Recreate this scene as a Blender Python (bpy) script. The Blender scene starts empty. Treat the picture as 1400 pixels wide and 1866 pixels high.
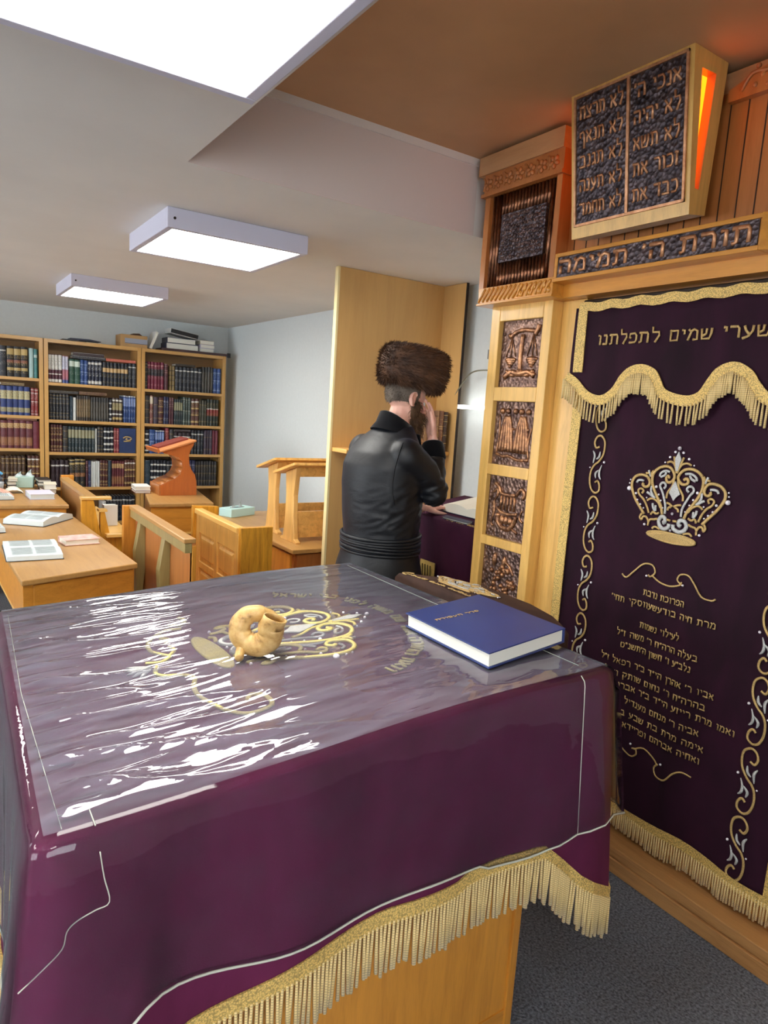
import bpy, bmesh, random
from math import *
from mathutils import Vector, Matrix, noise
random.seed(7)
SC = bpy.context.scene
COL = SC.collection

# ------------------------------------------------------------------ camera, world, exposure
def make_camera():
    yaw, pitch, roll = radians(34.134), radians(-8.554), radians(3.643)
    f = Vector((sin(yaw)*cos(pitch), cos(yaw)*cos(pitch), sin(pitch)))
    r = Vector((cos(yaw), -sin(yaw), 0)); u = r.cross(f)
    r2 = cos(roll)*r + sin(roll)*u
    u2 = -sin(roll)*r + cos(roll)*u
    cd = bpy.data.cameras.new('camera'); cam = bpy.data.objects.new('camera', cd); COL.objects.link(cam)
    cd.sensor_width = 36; cd.lens = 1232.2/1866*36; cd.clip_start = .02; cd.clip_end = 60
    cam.matrix_world = Matrix(((r2.x, u2.x, -f.x, 0), (r2.y, u2.y, -f.y, 0), (r2.z, u2.z, -f.z, 1.6), (0, 0, 0, 1)))
    SC.camera = cam
make_camera()
SC.view_settings.view_transform = 'Standard'; SC.view_settings.look = 'None'
SC.view_settings.gamma = 1.0; SC.view_settings.use_curve_mapping = False
SC.view_settings.exposure = EXPO = 1.35
LAMP = 9.0            # strength of the ceiling diffusers
DAY = 5.0              # daylight through the added, unseen windows
GLOW = 1.7             # strength of the amber light in the tablets
WD = bpy.data.worlds.new('world'); SC.world = WD; WD.use_nodes = True
WD.node_tree.nodes['Background'].inputs[0].default_value = (.8, .85, .9, 1)
WD.node_tree.nodes['Background'].inputs[1].default_value = DAY
SC.cycles.max_bounces = 8; SC.cycles.transparent_max_bounces = 16
SC.cycles.use_denoising = True
SC.cycles.sample_clamp_indirect = 6
SC.cycles.caustics_reflective = False; SC.cycles.caustics_refractive = False

# ------------------------------------------------------------------ mesh helpers
ORG = {}
class MB:
    def __init__(s, M=None): s.v = []; s.f = []; s.s = []; s.m = []; s.M = M
    def add(s, vs, fs, smooth=False, mat=0, M=None):
        b = len(s.v)
        T = s.M if M is None else (s.M @ M if s.M is not None else M)
        s.v += [tuple(T @ Vector(p)) for p in vs] if T is not None else [tuple(p) for p in vs]
        for f in fs: s.f.append(tuple(b+i for i in f)); s.s.append(smooth); s.m.append(mat)
        return s
    def box(s, x0, x1, y0, y1, z0, z1, mat=0, M=None):
        v = [(x0,y0,z0),(x1,y0,z0),(x1,y1,z0),(x0,y1,z0),(x0,y0,z1),(x1,y0,z1),(x1,y1,z1),(x0,y1,z1)]
        return s.add(v, [(3,2,1,0),(4,5,6,7),(0,1,5,4),(1,2,6,5),(2,3,7,6),(3,0,4,7)], False, mat, M)
    def hexa(s, b, t, mat=0):           # four bottom points, four top points, both counter-clockwise from above
        return s.add(list(b)+list(t), [(3,2,1,0),(4,5,6,7),(0,1,5,4),(1,2,6,5),(2,3,7,6),(3,0,4,7)], False, mat)
    def tube(s, pts, r, n=8, mat=0, flat=None, caps=True, M=None):
        pts = [Vector(p) for p in pts]; k = len(pts)
        if k < 2: return s
        rs = r if isinstance(r, (list, tuple)) else [r]*k
        vs = []; fs = []; prev = None
        for i, p in enumerate(pts):
            d = (pts[min(i+1, k-1)]-pts[max(i-1, 0)])
            if d.length < 1e-9: d = Vector((0, 0, 1))
            d.normalize()
            if flat is not None:
                a = Vector(flat[0]); b = d.cross(a)
                if b.length < 1e-6: b = d.orthogonal()
                b.normalize(); h = flat[1]
            else:
                if prev is None: a = d.orthogonal().normalized()
                else:
                    a = prev - d*prev.dot(d)
                    a = a.normalized() if a.length > 1e-6 else d.orthogonal().normalized()
                prev = a; b = d.cross(a); h = 1
            for j in range(n):
                t = 2*pi*j/n
                vs.append(p + b*(cos(t)*rs[i]) + a*(sin(t)*rs[i]*h))
        for i in range(k-1):
            for j in range(n):
                fs.append((i*n+j, i*n+(j+1) % n, (i+1)*n+(j+1) % n, (i+1)*n+j))
        if caps: fs.append(tuple(range(n-1, -1, -1))); fs.append(tuple((k-1)*n+j for j in range(n)))
        return s.add(vs, fs, True, mat, M)
    def prism(s, poly, fn, w0, w1, mat=0, smooth=False):     # polygon in (u,v) mapped by fn(u,v,w)
        n = len(poly)
        vs = [fn(u, v, w0) for u, v in poly]+[fn(u, v, w1) for u, v in poly]
        fs = [tuple(range(n-1, -1, -1)), tuple(range(n, 2*n))]+[(i, (i+1) % n, n+(i+1) % n, n+i) for i in range(n)]
        return s.add(vs, fs, smooth, mat)
    def ell(s, c, rad, M=None, nu=12, nv=8, mat=0):
        vs = []; fs = []
        R = Matrix.Translation(Vector(c)) @ (M if M is not None else Matrix.Identity(4))
        for i in range(nv+1):
            t = pi*i/nv
            for j in range(nu):
                q = 2*pi*j/nu
                vs.append((rad[0]*sin(t)*cos(q), rad[1]*sin(t)*sin(q), rad[2]*cos(t)))
        for i in range(nv):
            for j in range(nu): fs.append((i*nu+j, (i+1)*nu+j, (i+1)*nu+(j+1) % nu, i*nu+(j+1) % nu))
        return s.add(vs, fs, True, mat, R)
    def lathe(s, prof, c=(0, 0, 0), n=20, M=None, mat=0):
        vs = []; fs = []; k = len(prof)
        R = Matrix.Translation(Vector(c)) @ (M if M is not None else Matrix.Identity(4))
        for r, z in prof:
            for j in range(n): vs.append((r*cos(2*pi*j/n), r*sin(2*pi*j/n), z))
        for i in range(k-1):
            for j in range(n): fs.append((i*n+j, i*n+(j+1) % n, (i+1)*n+(j+1) % n, (i+1)*n+j))
        fs.append(tuple(range(n-1, -1, -1))); fs.append(tuple((k-1)*n+j for j in range(n)))
        return s.add(vs, fs, True, mat, R)
    def grid(s, fn, nu, nv, mat=0, smooth=True, flip=False):
        vs = [fn(i/nu, j/nv) for j in range(nv+1) for i in range(nu+1)]
        fs = []
        for j in range(nv):
            for i in range(nu):
                a = j*(nu+1)+i; q = (a, a+1, a+nu+2, a+nu+1)
                fs.append(q[::-1] if flip else q)
        return s.add(vs, fs, smooth, mat)
    def loft(s, rings, mat=0, caps=True):
        n = len(rings[0]); vs = [p for r in rings for p in r]; fs = []
        for i in range(len(rings)-1):
            for j in range(n): fs.append((i*n+j, i*n+(j+1) % n, (i+1)*n+(j+1) % n, (i+1)*n+j))
        if caps: fs.append(tuple(range(n-1, -1, -1))); fs.append(tuple((len(rings)-1)*n+j for j in range(n)))
        return s.add(vs, fs, True, mat)
    def build(s, name, mats, parent=None, loc=None, bevel=0, label=None):
        me = bpy.data.meshes.new(name)
        o = bpy.data.objects.new(name, me)
        if parent is not None: org = ORG[parent.name]
        else: org = Vector(loc) if loc is not None else Vector((0, 0, 0))
        me.from_pydata([(p[0]-org.x, p[1]-org.y, p[2]-org.z) for p in s.v], [], s.f)
        me.polygons.foreach_set('use_smooth', s.s)
        if not isinstance(mats, (list, tuple)): mats = [mats]
        for m in mats: me.materials.append(m)
        if len(mats) > 1: me.polygons.foreach_set('material_index', s.m)
        me.update()
        COL.objects.link(o)
        if parent is not None: o.parent = parent
        else: o.location = org
        ORG[o.name] = org
        if bevel:
            b = o.modifiers.new('bevel', 'BEVEL'); b.width = bevel; b.segments = 2; b.limit_method = 'ANGLE'; b.angle_limit = radians(50)
        if label: o['label'] = label
        return o

def thing(name, label, cat, loc, group=None):
    o = bpy.data.objects.new(name, None); COL.objects.link(o); o.location = loc
    o.empty_display_size = .05
    ORG[o.name] = Vector(loc)
    return tag(o, label, cat, group)
def tag(o, label, cat, group=None):
    o['label'] = label; o['category'] = cat
    if group: o['group'] = group
    return o
def struct(o, kind='structure'):
    o['kind'] = kind; return o
def dup(o, loc, label=None, group=None, parent=None):
    c = o.copy(); COL.objects.link(c)
    if parent is not None: c.parent = parent
    else: c.location = loc
    ORG[c.name] = Vector(loc)
    if label: c['label'] = label
    if group: c['group'] = group
    for ch in [q for q in bpy.data.objects if q.parent == o]: dup(ch, loc, parent=c)
    return c
def remesh(o, voxel, smooth=6):
    m = o.modifiers.new('r', 'REMESH'); m.mode = 'VOXEL'; m.voxel_size = voxel
    if smooth:
        q = o.modifiers.new('s', 'SMOOTH'); q.factor = .5; q.iterations = smooth
    dg = bpy.context.evaluated_depsgraph_get()
    me = bpy.data.meshes.new_from_object(o.evaluated_get(dg))
    o.modifiers.clear(); old = o.data; o.data = me
    me.name = o.name
    me.materials.clear()
    for mm in old.materials: me.materials.append(mm)
    me.polygons.foreach_set('use_smooth', [True]*len(me.polygons)); me.update()
    return o
def interp(a, b, t): return a+(b-a)*t
def crm(pts, n=6):                      # smooth a polyline
    P = [Vector(p) for p in pts]
    if len(P) < 3: return P
    out = []
    for i in range(len(P)-1):
        p0 = P[max(i-1, 0)]; p1 = P[i]; p2 = P[i+1]; p3 = P[min(i+2, len(P)-1)]
        for k in range(n):
            t = k/n
            out.append(.5*((2*p1)+(p2-p0)*t+(2*p0-5*p1+4*p2-p3)*t*t+(3*p1-p0-3*p2+p3)*t**3))
    out.append(P[-1]); return out

# ------------------------------------------------------------------ materials
def lin(c):
    f = lambda x: (x/12.92 if x <= .04045 else ((x+.055)/1.055)**2.4)
    return tuple(f(v/255) for v in c)+(1,)
def newmat(name):
    m = bpy.data.materials.new(name); m.use_nodes = True
    nt = m.node_tree; b = nt.nodes['Principled BSDF']
    return m, nt, b
def N(nt, t, **kw):
    n = nt.nodes.new(t)
    for k, v in kw.items():
        if isinstance(k, str) and k.startswith('i_'): n.inputs[k[2:].replace('_', ' ')].default_value = v
        else: setattr(n, k, v)
    return n
def coords(nt, scale=(1, 1, 1), kind='Object', rot=(0, 0, 0)):
    tc = N(nt, 'ShaderNodeTexCoord'); mp = N(nt, 'ShaderNodeMapping')
    mp.inputs['Scale'].default_value = scale; mp.inputs['Rotation'].default_value = rot
    nt.links.new(tc.outputs[kind], mp.inputs['Vector']); return mp.outputs[0]
def ramp(nt, fac, stops, interp_='LINEAR'):
    r = N(nt, 'ShaderNodeValToRGB'); r.color_ramp.interpolation = interp_
    while len(r.color_ramp.elements) < len(stops): r.color_ramp.elements.new(.5)
    for e, (p, c) in zip(r.color_ramp.elements, stops): e.position = p; e.color = c
    nt.links.new(fac, r.inputs[0]); return r.outputs[0]
def bump(nt, b, h, strength=.2, dist=.01):
    n = N(nt, 'ShaderNodeBump'); n.inputs['Strength'].default_value = strength; n.inputs['Distance'].default_value = dist
    nt.links.new(h, n.inputs['Height']); nt.links.new(n.outputs[0], b.inputs['Normal']); return n
def noise_tex(nt, vec, scale, detail=4, rough=.55, dist=0):
    n = N(nt, 'ShaderNodeTexNoise'); n.inputs['Scale'].default_value = scale; n.inputs['Detail'].default_value = detail
    n.inputs['Roughness'].default_value = rough; n.inputs['Distortion'].default_value = dist
    nt.links.new(vec, n.inputs['Vector']); return n.outputs['Fac']
def plain(name, c, rough=.5, metal=0, sheen=0, nscale=0, nvar=.12, bs=0, bd=.002, spec=.5):
    m, nt, b = newmat(name)
    b.inputs['Roughness'].default_value = rough; b.inputs['Metallic'].default_value = metal
    b.inputs['Specular IOR Level'].default_value = spec
    if sheen: b.inputs['Sheen Weight'].default_value = sheen; b.inputs['Sheen Roughness'].default_value = .4
    if nscale:
        f = noise_tex(nt, coords(nt), nscale)
        lo = tuple(v*(1-nvar) for v in lin(c)[:3])+(1,); hi = tuple(min(1, v*(1+nvar)) for v in lin(c)[:3])+(1,)
        nt.links.new(ramp(nt, f, [(.3, lo), (.7, hi)]), b.inputs['Base Color'])
        if bs: bump(nt, b, f, bs, bd)
    else: b.inputs['Base Color'].default_value = lin(c)
    return m
def wood(name, c, axis='Z', rough=.33, var=.18, coat=.25, fine=1.0):
    m, nt, b = newmat(name)
    st = {'X': (1.1, 13, 13), 'Y': (13, 1.1, 13), 'Z': (13, 13, 1.1)}[axis]
    v = coords(nt, tuple(q*fine for q in st))
    f1 = noise_tex(nt, v, 2.2, 6, .6, .6)
    v2 = coords(nt, tuple(q*fine*4 for q in st))
    f2 = noise_tex(nt, v2, 5, 3, .6)
    mx = N(nt, 'ShaderNodeMath', operation='MULTIPLY_ADD'); mx.inputs[1].default_value = .35; nt.links.new(f2, mx.inputs[0]); nt.links.new(f1, mx.inputs[2])
    L = lin(c)
    d = (L[0]*(1-var*1.3), L[1]*(1-var*1.7), L[2]*(1-var*2.1), 1); h = tuple(min(1, q*(1+var)) for q in L[:3])+(1,)
    nt.links.new(ramp(nt, mx.outputs[0], [(.42, d), (.68, L), (.95, h)]), b.inputs['Base Color'])
    b.inputs['Roughness'].default_value = rough; b.inputs['Coat Weight'].default_value = coat; b.inputs['Coat Roughness'].default_value = .25
    bump(nt, b, f2, .06, .001)
    return m
def velvet(name, c, c2, rough=.8, sheen=.6, tint=None, scale=6):
    m, nt, b = newmat(name)
    f = noise_tex(nt, coords(nt, (1, 1, .5)), scale, 5, .6, .4)
    nt.links.new(ramp(nt, f, [(.32, lin(c2)), (.68, lin(c))]), b.inputs['Base Color'])
    b.inputs['Roughness'].default_value = rough; b.inputs['Specular IOR Level'].default_value = .2
    b.inputs['Sheen Weight'].default_value = sheen; b.inputs['Sheen Roughness'].default_value = .35
    b.inputs['Sheen Tint'].default_value = lin(tint or c)
    f2 = noise_tex(nt, coords(nt), 350, 2); bump(nt, b, f2, .25, .001)
    return m
def braid(name, c, scale=260, metal=.35, rough=.5):
    m, nt, b = newmat(name)
    v = N(nt, 'ShaderNodeTexVoronoi'); v.inputs['Scale'].default_value = scale; nt.links.new(coords(nt), v.inputs['Vector'])
    L = lin(c)
    nt.links.new(ramp(nt, v.outputs['Distance'], [(.1, tuple(min(1, q*1.25) for q in L[:3])+(1,)), (.75, tuple(q*.5 for q in L[:3])+(1,))]), b.inputs['Base Color'])
    b.inputs['Metallic'].default_value = metal; b.inputs['Roughness'].default_value = rough
    bump(nt, b, v.outputs['Distance'], .5, .002).invert = True
    return m
def rope(name, c):
    m, nt, b = newmat(name)
    w = N(nt, 'ShaderNodeTexWave'); w.wave_type = 'BANDS'; w.bands_direction = 'Z'; w.inputs['Scale'].default_value = 55; w.inputs['Distortion'].default_value = 1.5; w.inputs['Detail'].default_value = 1
    nt.links.new(coords(nt), w.inputs['Vector']); L = lin(c)
    nt.links.new(ramp(nt, w.outputs['Fac'], [(.1, tuple(q*.62 for q in L[:3])+(1,)), (.7, L)]), b.inputs['Base Color'])
    b.inputs['Roughness'].default_value = .6; b.inputs['Sheen Weight'].default_value = .2
    return m
def hammered(name, c, c2, scale=55, metal=.9, rough=.38, bs=.7, bd=.006):
    m, nt, b = newmat(name)
    co = coords(nt)
    v = N(nt, 'ShaderNodeTexVoronoi'); v.inputs['Scale'].default_value = scale; nt.links.new(co, v.inputs['Vector'])
    f = noise_tex(nt, co, 30, 5, .7)
    nt.links.new(ramp(nt, f, [(.38, lin(c2)), (.66, lin(c))]), b.inputs['Base Color'])
    b.inputs['Metallic'].default_value = metal; b.inputs['Roughness'].default_value = rough
    bump(nt, b, v.outputs['Distance'], bs, bd)
    return m
def emis(name, c, strength):
    m, nt, b = newmat(name)
    b.inputs['Base Color'].default_value = lin(c); b.inputs['Emission Color'].default_value = lin(c); b.inputs['Emission Strength'].default_value = strength
    return m

OAK = (206, 158, 92); HONEY = (192, 136, 66)
W_oakX, W_oakY, W_oakZ = (wood('pale_oak_'+a, (228, 180, 98), a) for a in 'XYZ')
W_honX, W_honY, W_honZ = (wood('honey_oak_'+a, (204, 138, 52), a) for a in 'XYZ')
W_desk = wood('desk_top_wood', (180, 136, 78), 'Y', rough=.36, var=.12, coat=.12)
W_ash = wood('striped_ash', (206, 146, 46), 'Z', var=.3, fine=1.5)
W_panel = wood('birch_panel', (204, 162, 100), 'Z', rough=.5, var=.07, coat=.08, fine=.35)
W_pineZ = wood('pine_Z', (220, 172, 100), 'Z', var=.2); W_pineX = wood('pine_X', (222, 172, 96), 'Y', var=.24)
W_edge = plain('pale_edge_band', (232, 214, 160), .45)
W_cherry = wood('cherry_orange', (188, 104, 48), 'Z', rough=.3, var=.14)
W_cherryL = wood('cherry_light', (212, 140, 88), 'X', rough=.3, var=.12)
W_shelf = wood('bookcase_beech', (196, 152, 90), 'X', var=.12); W_shelfZ = wood('bookcase_beech_upright', (196, 150, 84), 'Z', var=.12)
W_shelfin = plain('bookcase_back', (150, 116, 76), .6)
W_redoak = wood('red_oak', (178, 112, 58), 'Z', rough=.35, var=.16)
W_dark = plain('shadow_gap', (40, 24, 14), .7)  # dark brown for screws, rod, plank grooves, edge strip and ring
W_green = wood('weathered_slat', (150, 136, 88), 'Z', var=.15)
M_wall = plain('wall_paint', (214, 220, 220), .75, nscale=40, nvar=.02)
M_ceil = plain('ceiling_paint', (226, 221, 214), .85, nscale=3, nvar=.03)
M_face = plain('bulkhead_paint', (218, 204, 196), .8)
M_recess = plain('recess_board', (206, 160, 116), .6, nscale=1.6, nvar=.14)
M_carpet = plain('charcoal_carpet', (108, 112, 120), .95, nscale=130, nvar=.6, bs=.8, bd=.006, spec=.1)
M_frame = plain('lamp_housing', (206, 204, 220), .5)
M_diff = emis('lamp_diffuser', (255, 253, 246), LAMP)
M_amber = emis('amber_glow', (255, 116, 12), GLOW)
V_cur = velvet('curtain_velvet', (46, 14, 34), (28, 8, 20), sheen=.25, tint=(110, 50, 100))
V_bima = velvet('bima_velvet', (102, 34, 70), (78, 24, 52), sheen=.10, scale=4)
V_brown = velvet('brown_velvet', (70, 48, 40), (48, 32, 28))
V_black = plain('black_velvet', (16, 16, 22), .9, sheen=.3, spec=.2)
G_braid = braid('gold_braid', (232, 194, 112), 260, .15); G_fr = rope('gold_fringe', (232, 202, 138))
G_thread = braid('gold_thread', (222, 186, 120), 700, .3, .42); G_thread2 = braid('bright_gold_thread', (255, 222, 140), 700, 0, .5); S_thread = braid('silver_thread', (216, 216, 214), 700, .2, .4)
M_pearl = plain('pearl_bead', (235, 228, 235), .15)
C_dark = hammered('dark_copper', (104, 92, 94), (56, 50, 54), 70, rough=.45)
C_plate = hammered('brown_copper', (160, 128, 112), (84, 64, 60), 60, rough=.45)
C_lite = hammered('bright_copper', (206, 150, 106), (112, 76, 58), 80, bs=.4, bd=.003, rough=.4, metal=.8)
C_lett = hammered('letter_copper', (222, 168, 126), (180, 122, 82), 120, bs=.1, bd=.001, rough=.42, metal=.6)
M_page = plain('page_paper', (232, 230, 218), .7); M_paper = plain('white_paper', (204, 214, 216), .7)
M_ink = plain('grey_ink', (120, 130, 132), .8)
def plastic(name, hz0, hz1, bs, ior):
    m = bpy.data.materials.new(name); m.use_nodes = True; nt = m.node_tree; nt.nodes.clear()
    out = N(nt, 'ShaderNodeOutputMaterial'); tr = N(nt, 'ShaderNodeBsdfTransparent'); gl = N(nt, 'ShaderNodeBsdfGlossy'); di = N(nt, 'ShaderNodeBsdfDiffuse')
    tr.inputs[0].default_value = (.93, .92, .94, 1); gl.inputs['Roughness'].default_value = .03; di.inputs[0].default_value = (.62, .64, .80, 1)
    fr = N(nt, 'ShaderNodeFresnel'); fr.inputs['IOR'].default_value = ior
    haze = noise_tex(nt, coords(nt, (3, 16, 6), rot=(0, 0, .5)), 2.2, 6, .65)
    hz = N(nt, 'ShaderNodeMapRange'); hz.inputs[1].default_value = .35; hz.inputs[2].default_value = .7; hz.inputs[3].default_value = hz0; hz.inputs[4].default_value = hz1
    nt.links.new(haze, hz.inputs[0])
    m1 = N(nt, 'ShaderNodeMixShader'); m2 = N(nt, 'ShaderNodeMixShader')
    nt.links.new(hz.outputs[0], m1.inputs[0]); nt.links.new(tr.outputs[0], m1.inputs[1]); nt.links.new(di.outputs[0], m1.inputs[2])
    nt.links.new(fr.outputs[0], m2.inputs[0]); nt.links.new(m1.outputs[0], m2.inputs[1]); nt.links.new(gl.outputs[0], m2.inputs[2])
    f = noise_tex(nt, coords(nt, (2.2, 7, 5)), 2.4, 3, .5, .4)
    b = N(nt, 'ShaderNodeBump'); b.inputs['Strength'].default_value = bs; b.inputs['Distance'].default_value = .012
    nt.links.new(f, b.inputs['Height'])
    nt.links.new(b.outputs[0], gl.inputs['Normal']); nt.links.new(b.outputs[0], fr.inputs['Normal'])
    nt.links.new(m2.outputs[0], out.inputs[0]); return m
M_plastic = plastic('worn_clear_plastic', .08, .22, .13, 1.8); M_plastic2 = plastic('clear_plastic', .004, .02, .10, 1.42)  # milky bluish haze on the top sheet, far less on the hanging sides
M_binding = plain('clear_edge_binding', (196, 196, 182), .25)
# ------------------------------------------------------------------ the room
XL, XR, YB, YF, ZC = -3.2, 2.83, 7.53, -2.2, 2.4
RX, RY, RZ = .765, 2.47, 2.72          # the raised bay over the ark: left edge, far edge, height
RF = -.7
struct(MB().box(XL-.1, XR+.1, YF-.1, YB+.1, -.1, 0).build('floor', M_carpet))
struct(MB().box(XL-.1, RX, YF-.1, YB+.1, ZC, ZC+.42).box(RX, XR+.1, RY, YB+.1, ZC, ZC+.42).box(RX, XR+.1, YF-.1, RF, ZC, ZC+.42).build('ceiling', M_ceil))
struct(MB().box(RX-.05, XR+.1, RF-.05, RY+.05, RZ, RZ+.08).build('ceiling_recess', M_recess))
struct(MB().box(RX, 2.06, RY-.004, RY, ZC, RZ-.03).build('wall_bulkhead', M_face))
struct(MB().box(RX, 2.06, RY-.012, RY, RZ-.03, RZ).build('trim_1', M_ceil))
struct(MB().box(XL-.1, XR+.1, YB, YB+.1, 0, ZC).build('wall_back', M_wall))
struct(MB().box(XR, XR+.1, YF, YB, 0, RZ).build('wall_right', M_wall))
# unseen windows added for daylight, behind and to the left of the view
WY = [(-.6, .8), (3.0, 6.6)]
m = MB(); m.box(XL-.1, XL, YF, YB, 0, .85).box(XL-.1, XL, YF, YB, 2.15, ZC)
ys = [YF]+[q for w in WY for q in w]+[YB]
for i in range(0, len(ys), 2): m.box(XL-.1, XL, ys[i], ys[i+1], .85, 2.15)
struct(m.build('wall_left', M_wall))
WX = (-2.2, .2)
m = MB(); m.box(XL-.1, XR+.1, YF-.1, YF, 0, .85).box(XL-.1, XR+.1, YF-.1, YF, 2.15, ZC+.32).box(XL-.1, WX[0], YF-.1, YF, .85, 2.15).box(WX[1], XR+.1, YF-.1, YF, .85, 2.15)
struct(m.build('wall_front', M_wall))
def window(n, a, b, along_y):
    f = MB(); g = MB(); P = (lambda u0, u1, z0, z1, w0, w1, mb: mb.box(XL-.08+w0, XL-.08+w1, u0, u1, z0, z1)) if along_y else (lambda u0, u1, z0, z1, w0, w1, mb: mb.box(u0, u1, YF-.08+w0, YF-.08+w1, z0, z1))
    for (u0, u1) in ((a, a+.05), ((a+b)/2-.025, (a+b)/2+.025), (b-.05, b)): P(u0, u1, .85, 2.15, 0, .05, f)
    for (z0, z1) in ((.85, .9), (2.1, 2.15)): P(a, b, z0, z1, 0, .05, f)
    o = struct(f.build('window_%d' % n, M_frame)); P(a+.05, b-.05, .9, 2.1, .02, .026, g); struct(g.build('window_pane', M_glass, o))
def glass():
    m = bpy.data.materials.new('window_glass'); m.use_nodes = True; nt = m.node_tree; nt.nodes.clear()
    out = N(nt, 'ShaderNodeOutputMaterial'); tr = N(nt, 'ShaderNodeBsdfTransparent'); gl = N(nt, 'ShaderNodeBsdfGlossy'); gl.inputs['Roughness'].default_value = .01
    fr = N(nt, 'ShaderNodeFresnel'); mx = N(nt, 'ShaderNodeMixShader')
    nt.links.new(fr.outputs[0], mx.inputs[0]); nt.links.new(tr.outputs[0], mx.inputs[1]); nt.links.new(gl.outputs[0], mx.inputs[2]); nt.links.new(mx.outputs[0], out.inputs[0]); return m
M_glass = glass()
window(1, WY[0][0], WY[0][1], True); window(2, WY[1][0], WY[1][1], True); window(3, WX[0], WX[1], False)

# ceiling lights: square surface panels
def ceiling_light(cx, cy, label, group='square ceiling lights'):
    t = thing('ceiling_light', label, 'ceiling light', (cx, cy, ZC), group)
    h = .335; g = .305; zb = ZC-.085
    f = MB()
    f.box(cx-h, cx+h, cy-h, cy-g, zb, ZC).box(cx-h, cx+h, cy+g, cy+h, zb, ZC).box(cx-h, cx-g, cy-g, cy+g, zb, ZC).box(cx+g, cx+h, cy-g, cy+g, zb, ZC)
    f.build('frame', M_frame, t, bevel=.003)
    MB().box(cx-g, cx+g, cy-g, cy+g, zb+.004, zb+.012).build('diffuser', M_diff, t)
    s = MB(); s.lathe([(.006, 0), (.006, .004)], (cx-h+.03, cy-h-.002, ZC-.045), 8, Matrix.Rotation(pi/2, 4, 'X')); s.build('screw', W_dark, t)
    return t
ceiling_light(.345, 1.355, 'large white ceiling light over the near table, cut by the top of the frame')
ceiling_light(1.205, 3.4, 'white square ceiling light in the middle of the ceiling, left of the wooden partition')
ceiling_light(1.18, 5.62, 'smallest white square ceiling light, farthest away before the bookcases')
for (x, y, n) in ((-1.5, 1.4, 'beside the near table, to the left'), (-1.4, 3.5, 'to the left of the long desk'), (-1.4, 5.7, 'near the bookcases on the left'), (-.5, -1.1, 'behind the near table')):  # extra unseen fixtures, added to raise the room's brightness
    ceiling_light(x, y, 'white square ceiling light outside the view, '+n)

# ------------------------------------------------------------------ lettering: every letter is drawn with rounded strokes
HEB = {
'א': (.8, [[(.02,.96),(.2,.72),(.78,.02)], [(.66,.96),(.64,.72),(.46,.5)], [(.1,.02),(.12,.4),(.3,.62)]]),
'ב': (.82, [[(.04,.92),(.6,.92),(.67,.8),(.67,.1)], [(0,.08),(.82,.08)]]),
'ג': (.55, [[(.08,.92),(.4,.92),(.44,.7),(.42,.4),(.52,0)], [(.42,.32),(.08,.02)]]),
'ד': (.76, [[(0,.92),(.76,.92)], [(.6,.92),(.6,0)]]),
'ה': (.76, [[(0,.92),(.66,.92),(.7,.8),(.7,0)], [(.1,.56),(.1,0)]]),
'ו': (.34, [[(.04,.92),(.27,.9),(.27,0)]]),
'ז': (.4, [[(0,.95),(.38,.87)], [(.2,.9),(.2,0)]]),
'ח': (.78, [[(0,.92),(.78,.92)], [(.1,.9),(.1,0)], [(.69,.9),(.69,0)]]),
'ט': (.78, [[(.16,.96),(.05,.6),(.08,.07),(.6,.07),(.73,.4),(.68,.85),(.46,.92),(.36,.75)]]),
'י': (.3, [[(.04,.92),(.24,.9),(.24,.55)]]),
'כ': (.74, [[(.04,.92),(.55,.92),(.68,.7),(.68,.3),(.55,.08),(.04,.08)]]),
'ך': (.68, [[(0,.92),(.64,.92)], [(.58,.9),(.58,-.4)]]),
'ל': (.66, [[(.08,1.42),(.1,.92),(.58,.92),(.61,.62),(.3,0)]]),
'מ': (.8, [[(.06,.96),(.24,.74),(.05,0)], [(.2,.76),(.46,.95),(.71,.8),(.73,.07),(.42,.07)]]),
'ם': (.8, [[(.03,.96),(.14,.92),(.7,.92),(.7,.07),(.12,.07),(.12,.9)]]),
'נ': (.46, [[(.08,.92),(.34,.92),(.38,.8),(.38,.1)], [(0,.08),(.44,.08)]]),
'ן': (.34, [[(.04,.92),(.27,.9),(.27,-.4)]]),
'ס': (.76, [[(.02,.92),(.6,.92),(.72,.6),(.6,.16),(.38,.03),(.15,.2),(.08,.6),(.12,.9)]]),
'ע': (.74, [[(.08,.95),(.18,.6),(.46,.16)], [(.67,.95),(.62,.5),(.4,.12),(0,-.08)]]),
'פ': (.76, [[(.22,.52),(.06,.56),(.08,.88),(.55,.92),(.7,.7),(.7,.3),(.6,.08),(.04,.08)]]),
'ף': (.7, [[(.2,.52),(.06,.56),(.08,.88),(.5,.92),(.62,.7),(.62,-.4)]]),
'ץ': (.66, [[(.08,.95),(.14,.7),(.32,.35),(.32,-.4)], [(.58,.95),(.56,.7),(.34,.45)]]),
'צ': (.72, [[(.08,.95),(.16,.7),(.58,.1)], [(.63,.95),(.62,.7),(.36,.45)], [(0,.07),(.66,.07)]]),
'ק': (.74, [[(0,.92),(.66,.92),(.7,.7),(.42,.18)], [(.1,.56),(.1,-.4)]]),
'ר': (.66, [[(0,.92),(.5,.92),(.61,.76),(.61,0)]]),
'ש': (.9, [[(.04,.95),(.1,.08),(.66,.08),(.8,.5),(.82,.95)], [(.43,.95),(.4,.5),(.14,.34)]]),
'ת': (.8, [[(0,.92),(.66,.92),(.72,.76),(.72,0)], [(.2,.9),(.2,.1),(.02,.05)]]),
"'": (.2, [[(.12,1.05),(.06,.72)]]), '"': (.34, [[(.12,1.05),(.06,.72)], [(.28,1.05),(.22,.72)]]), ' ': (.42, [])}
def text_w(s): return sum(HEB[c][0]+.2 for c in s)-.2
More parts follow.
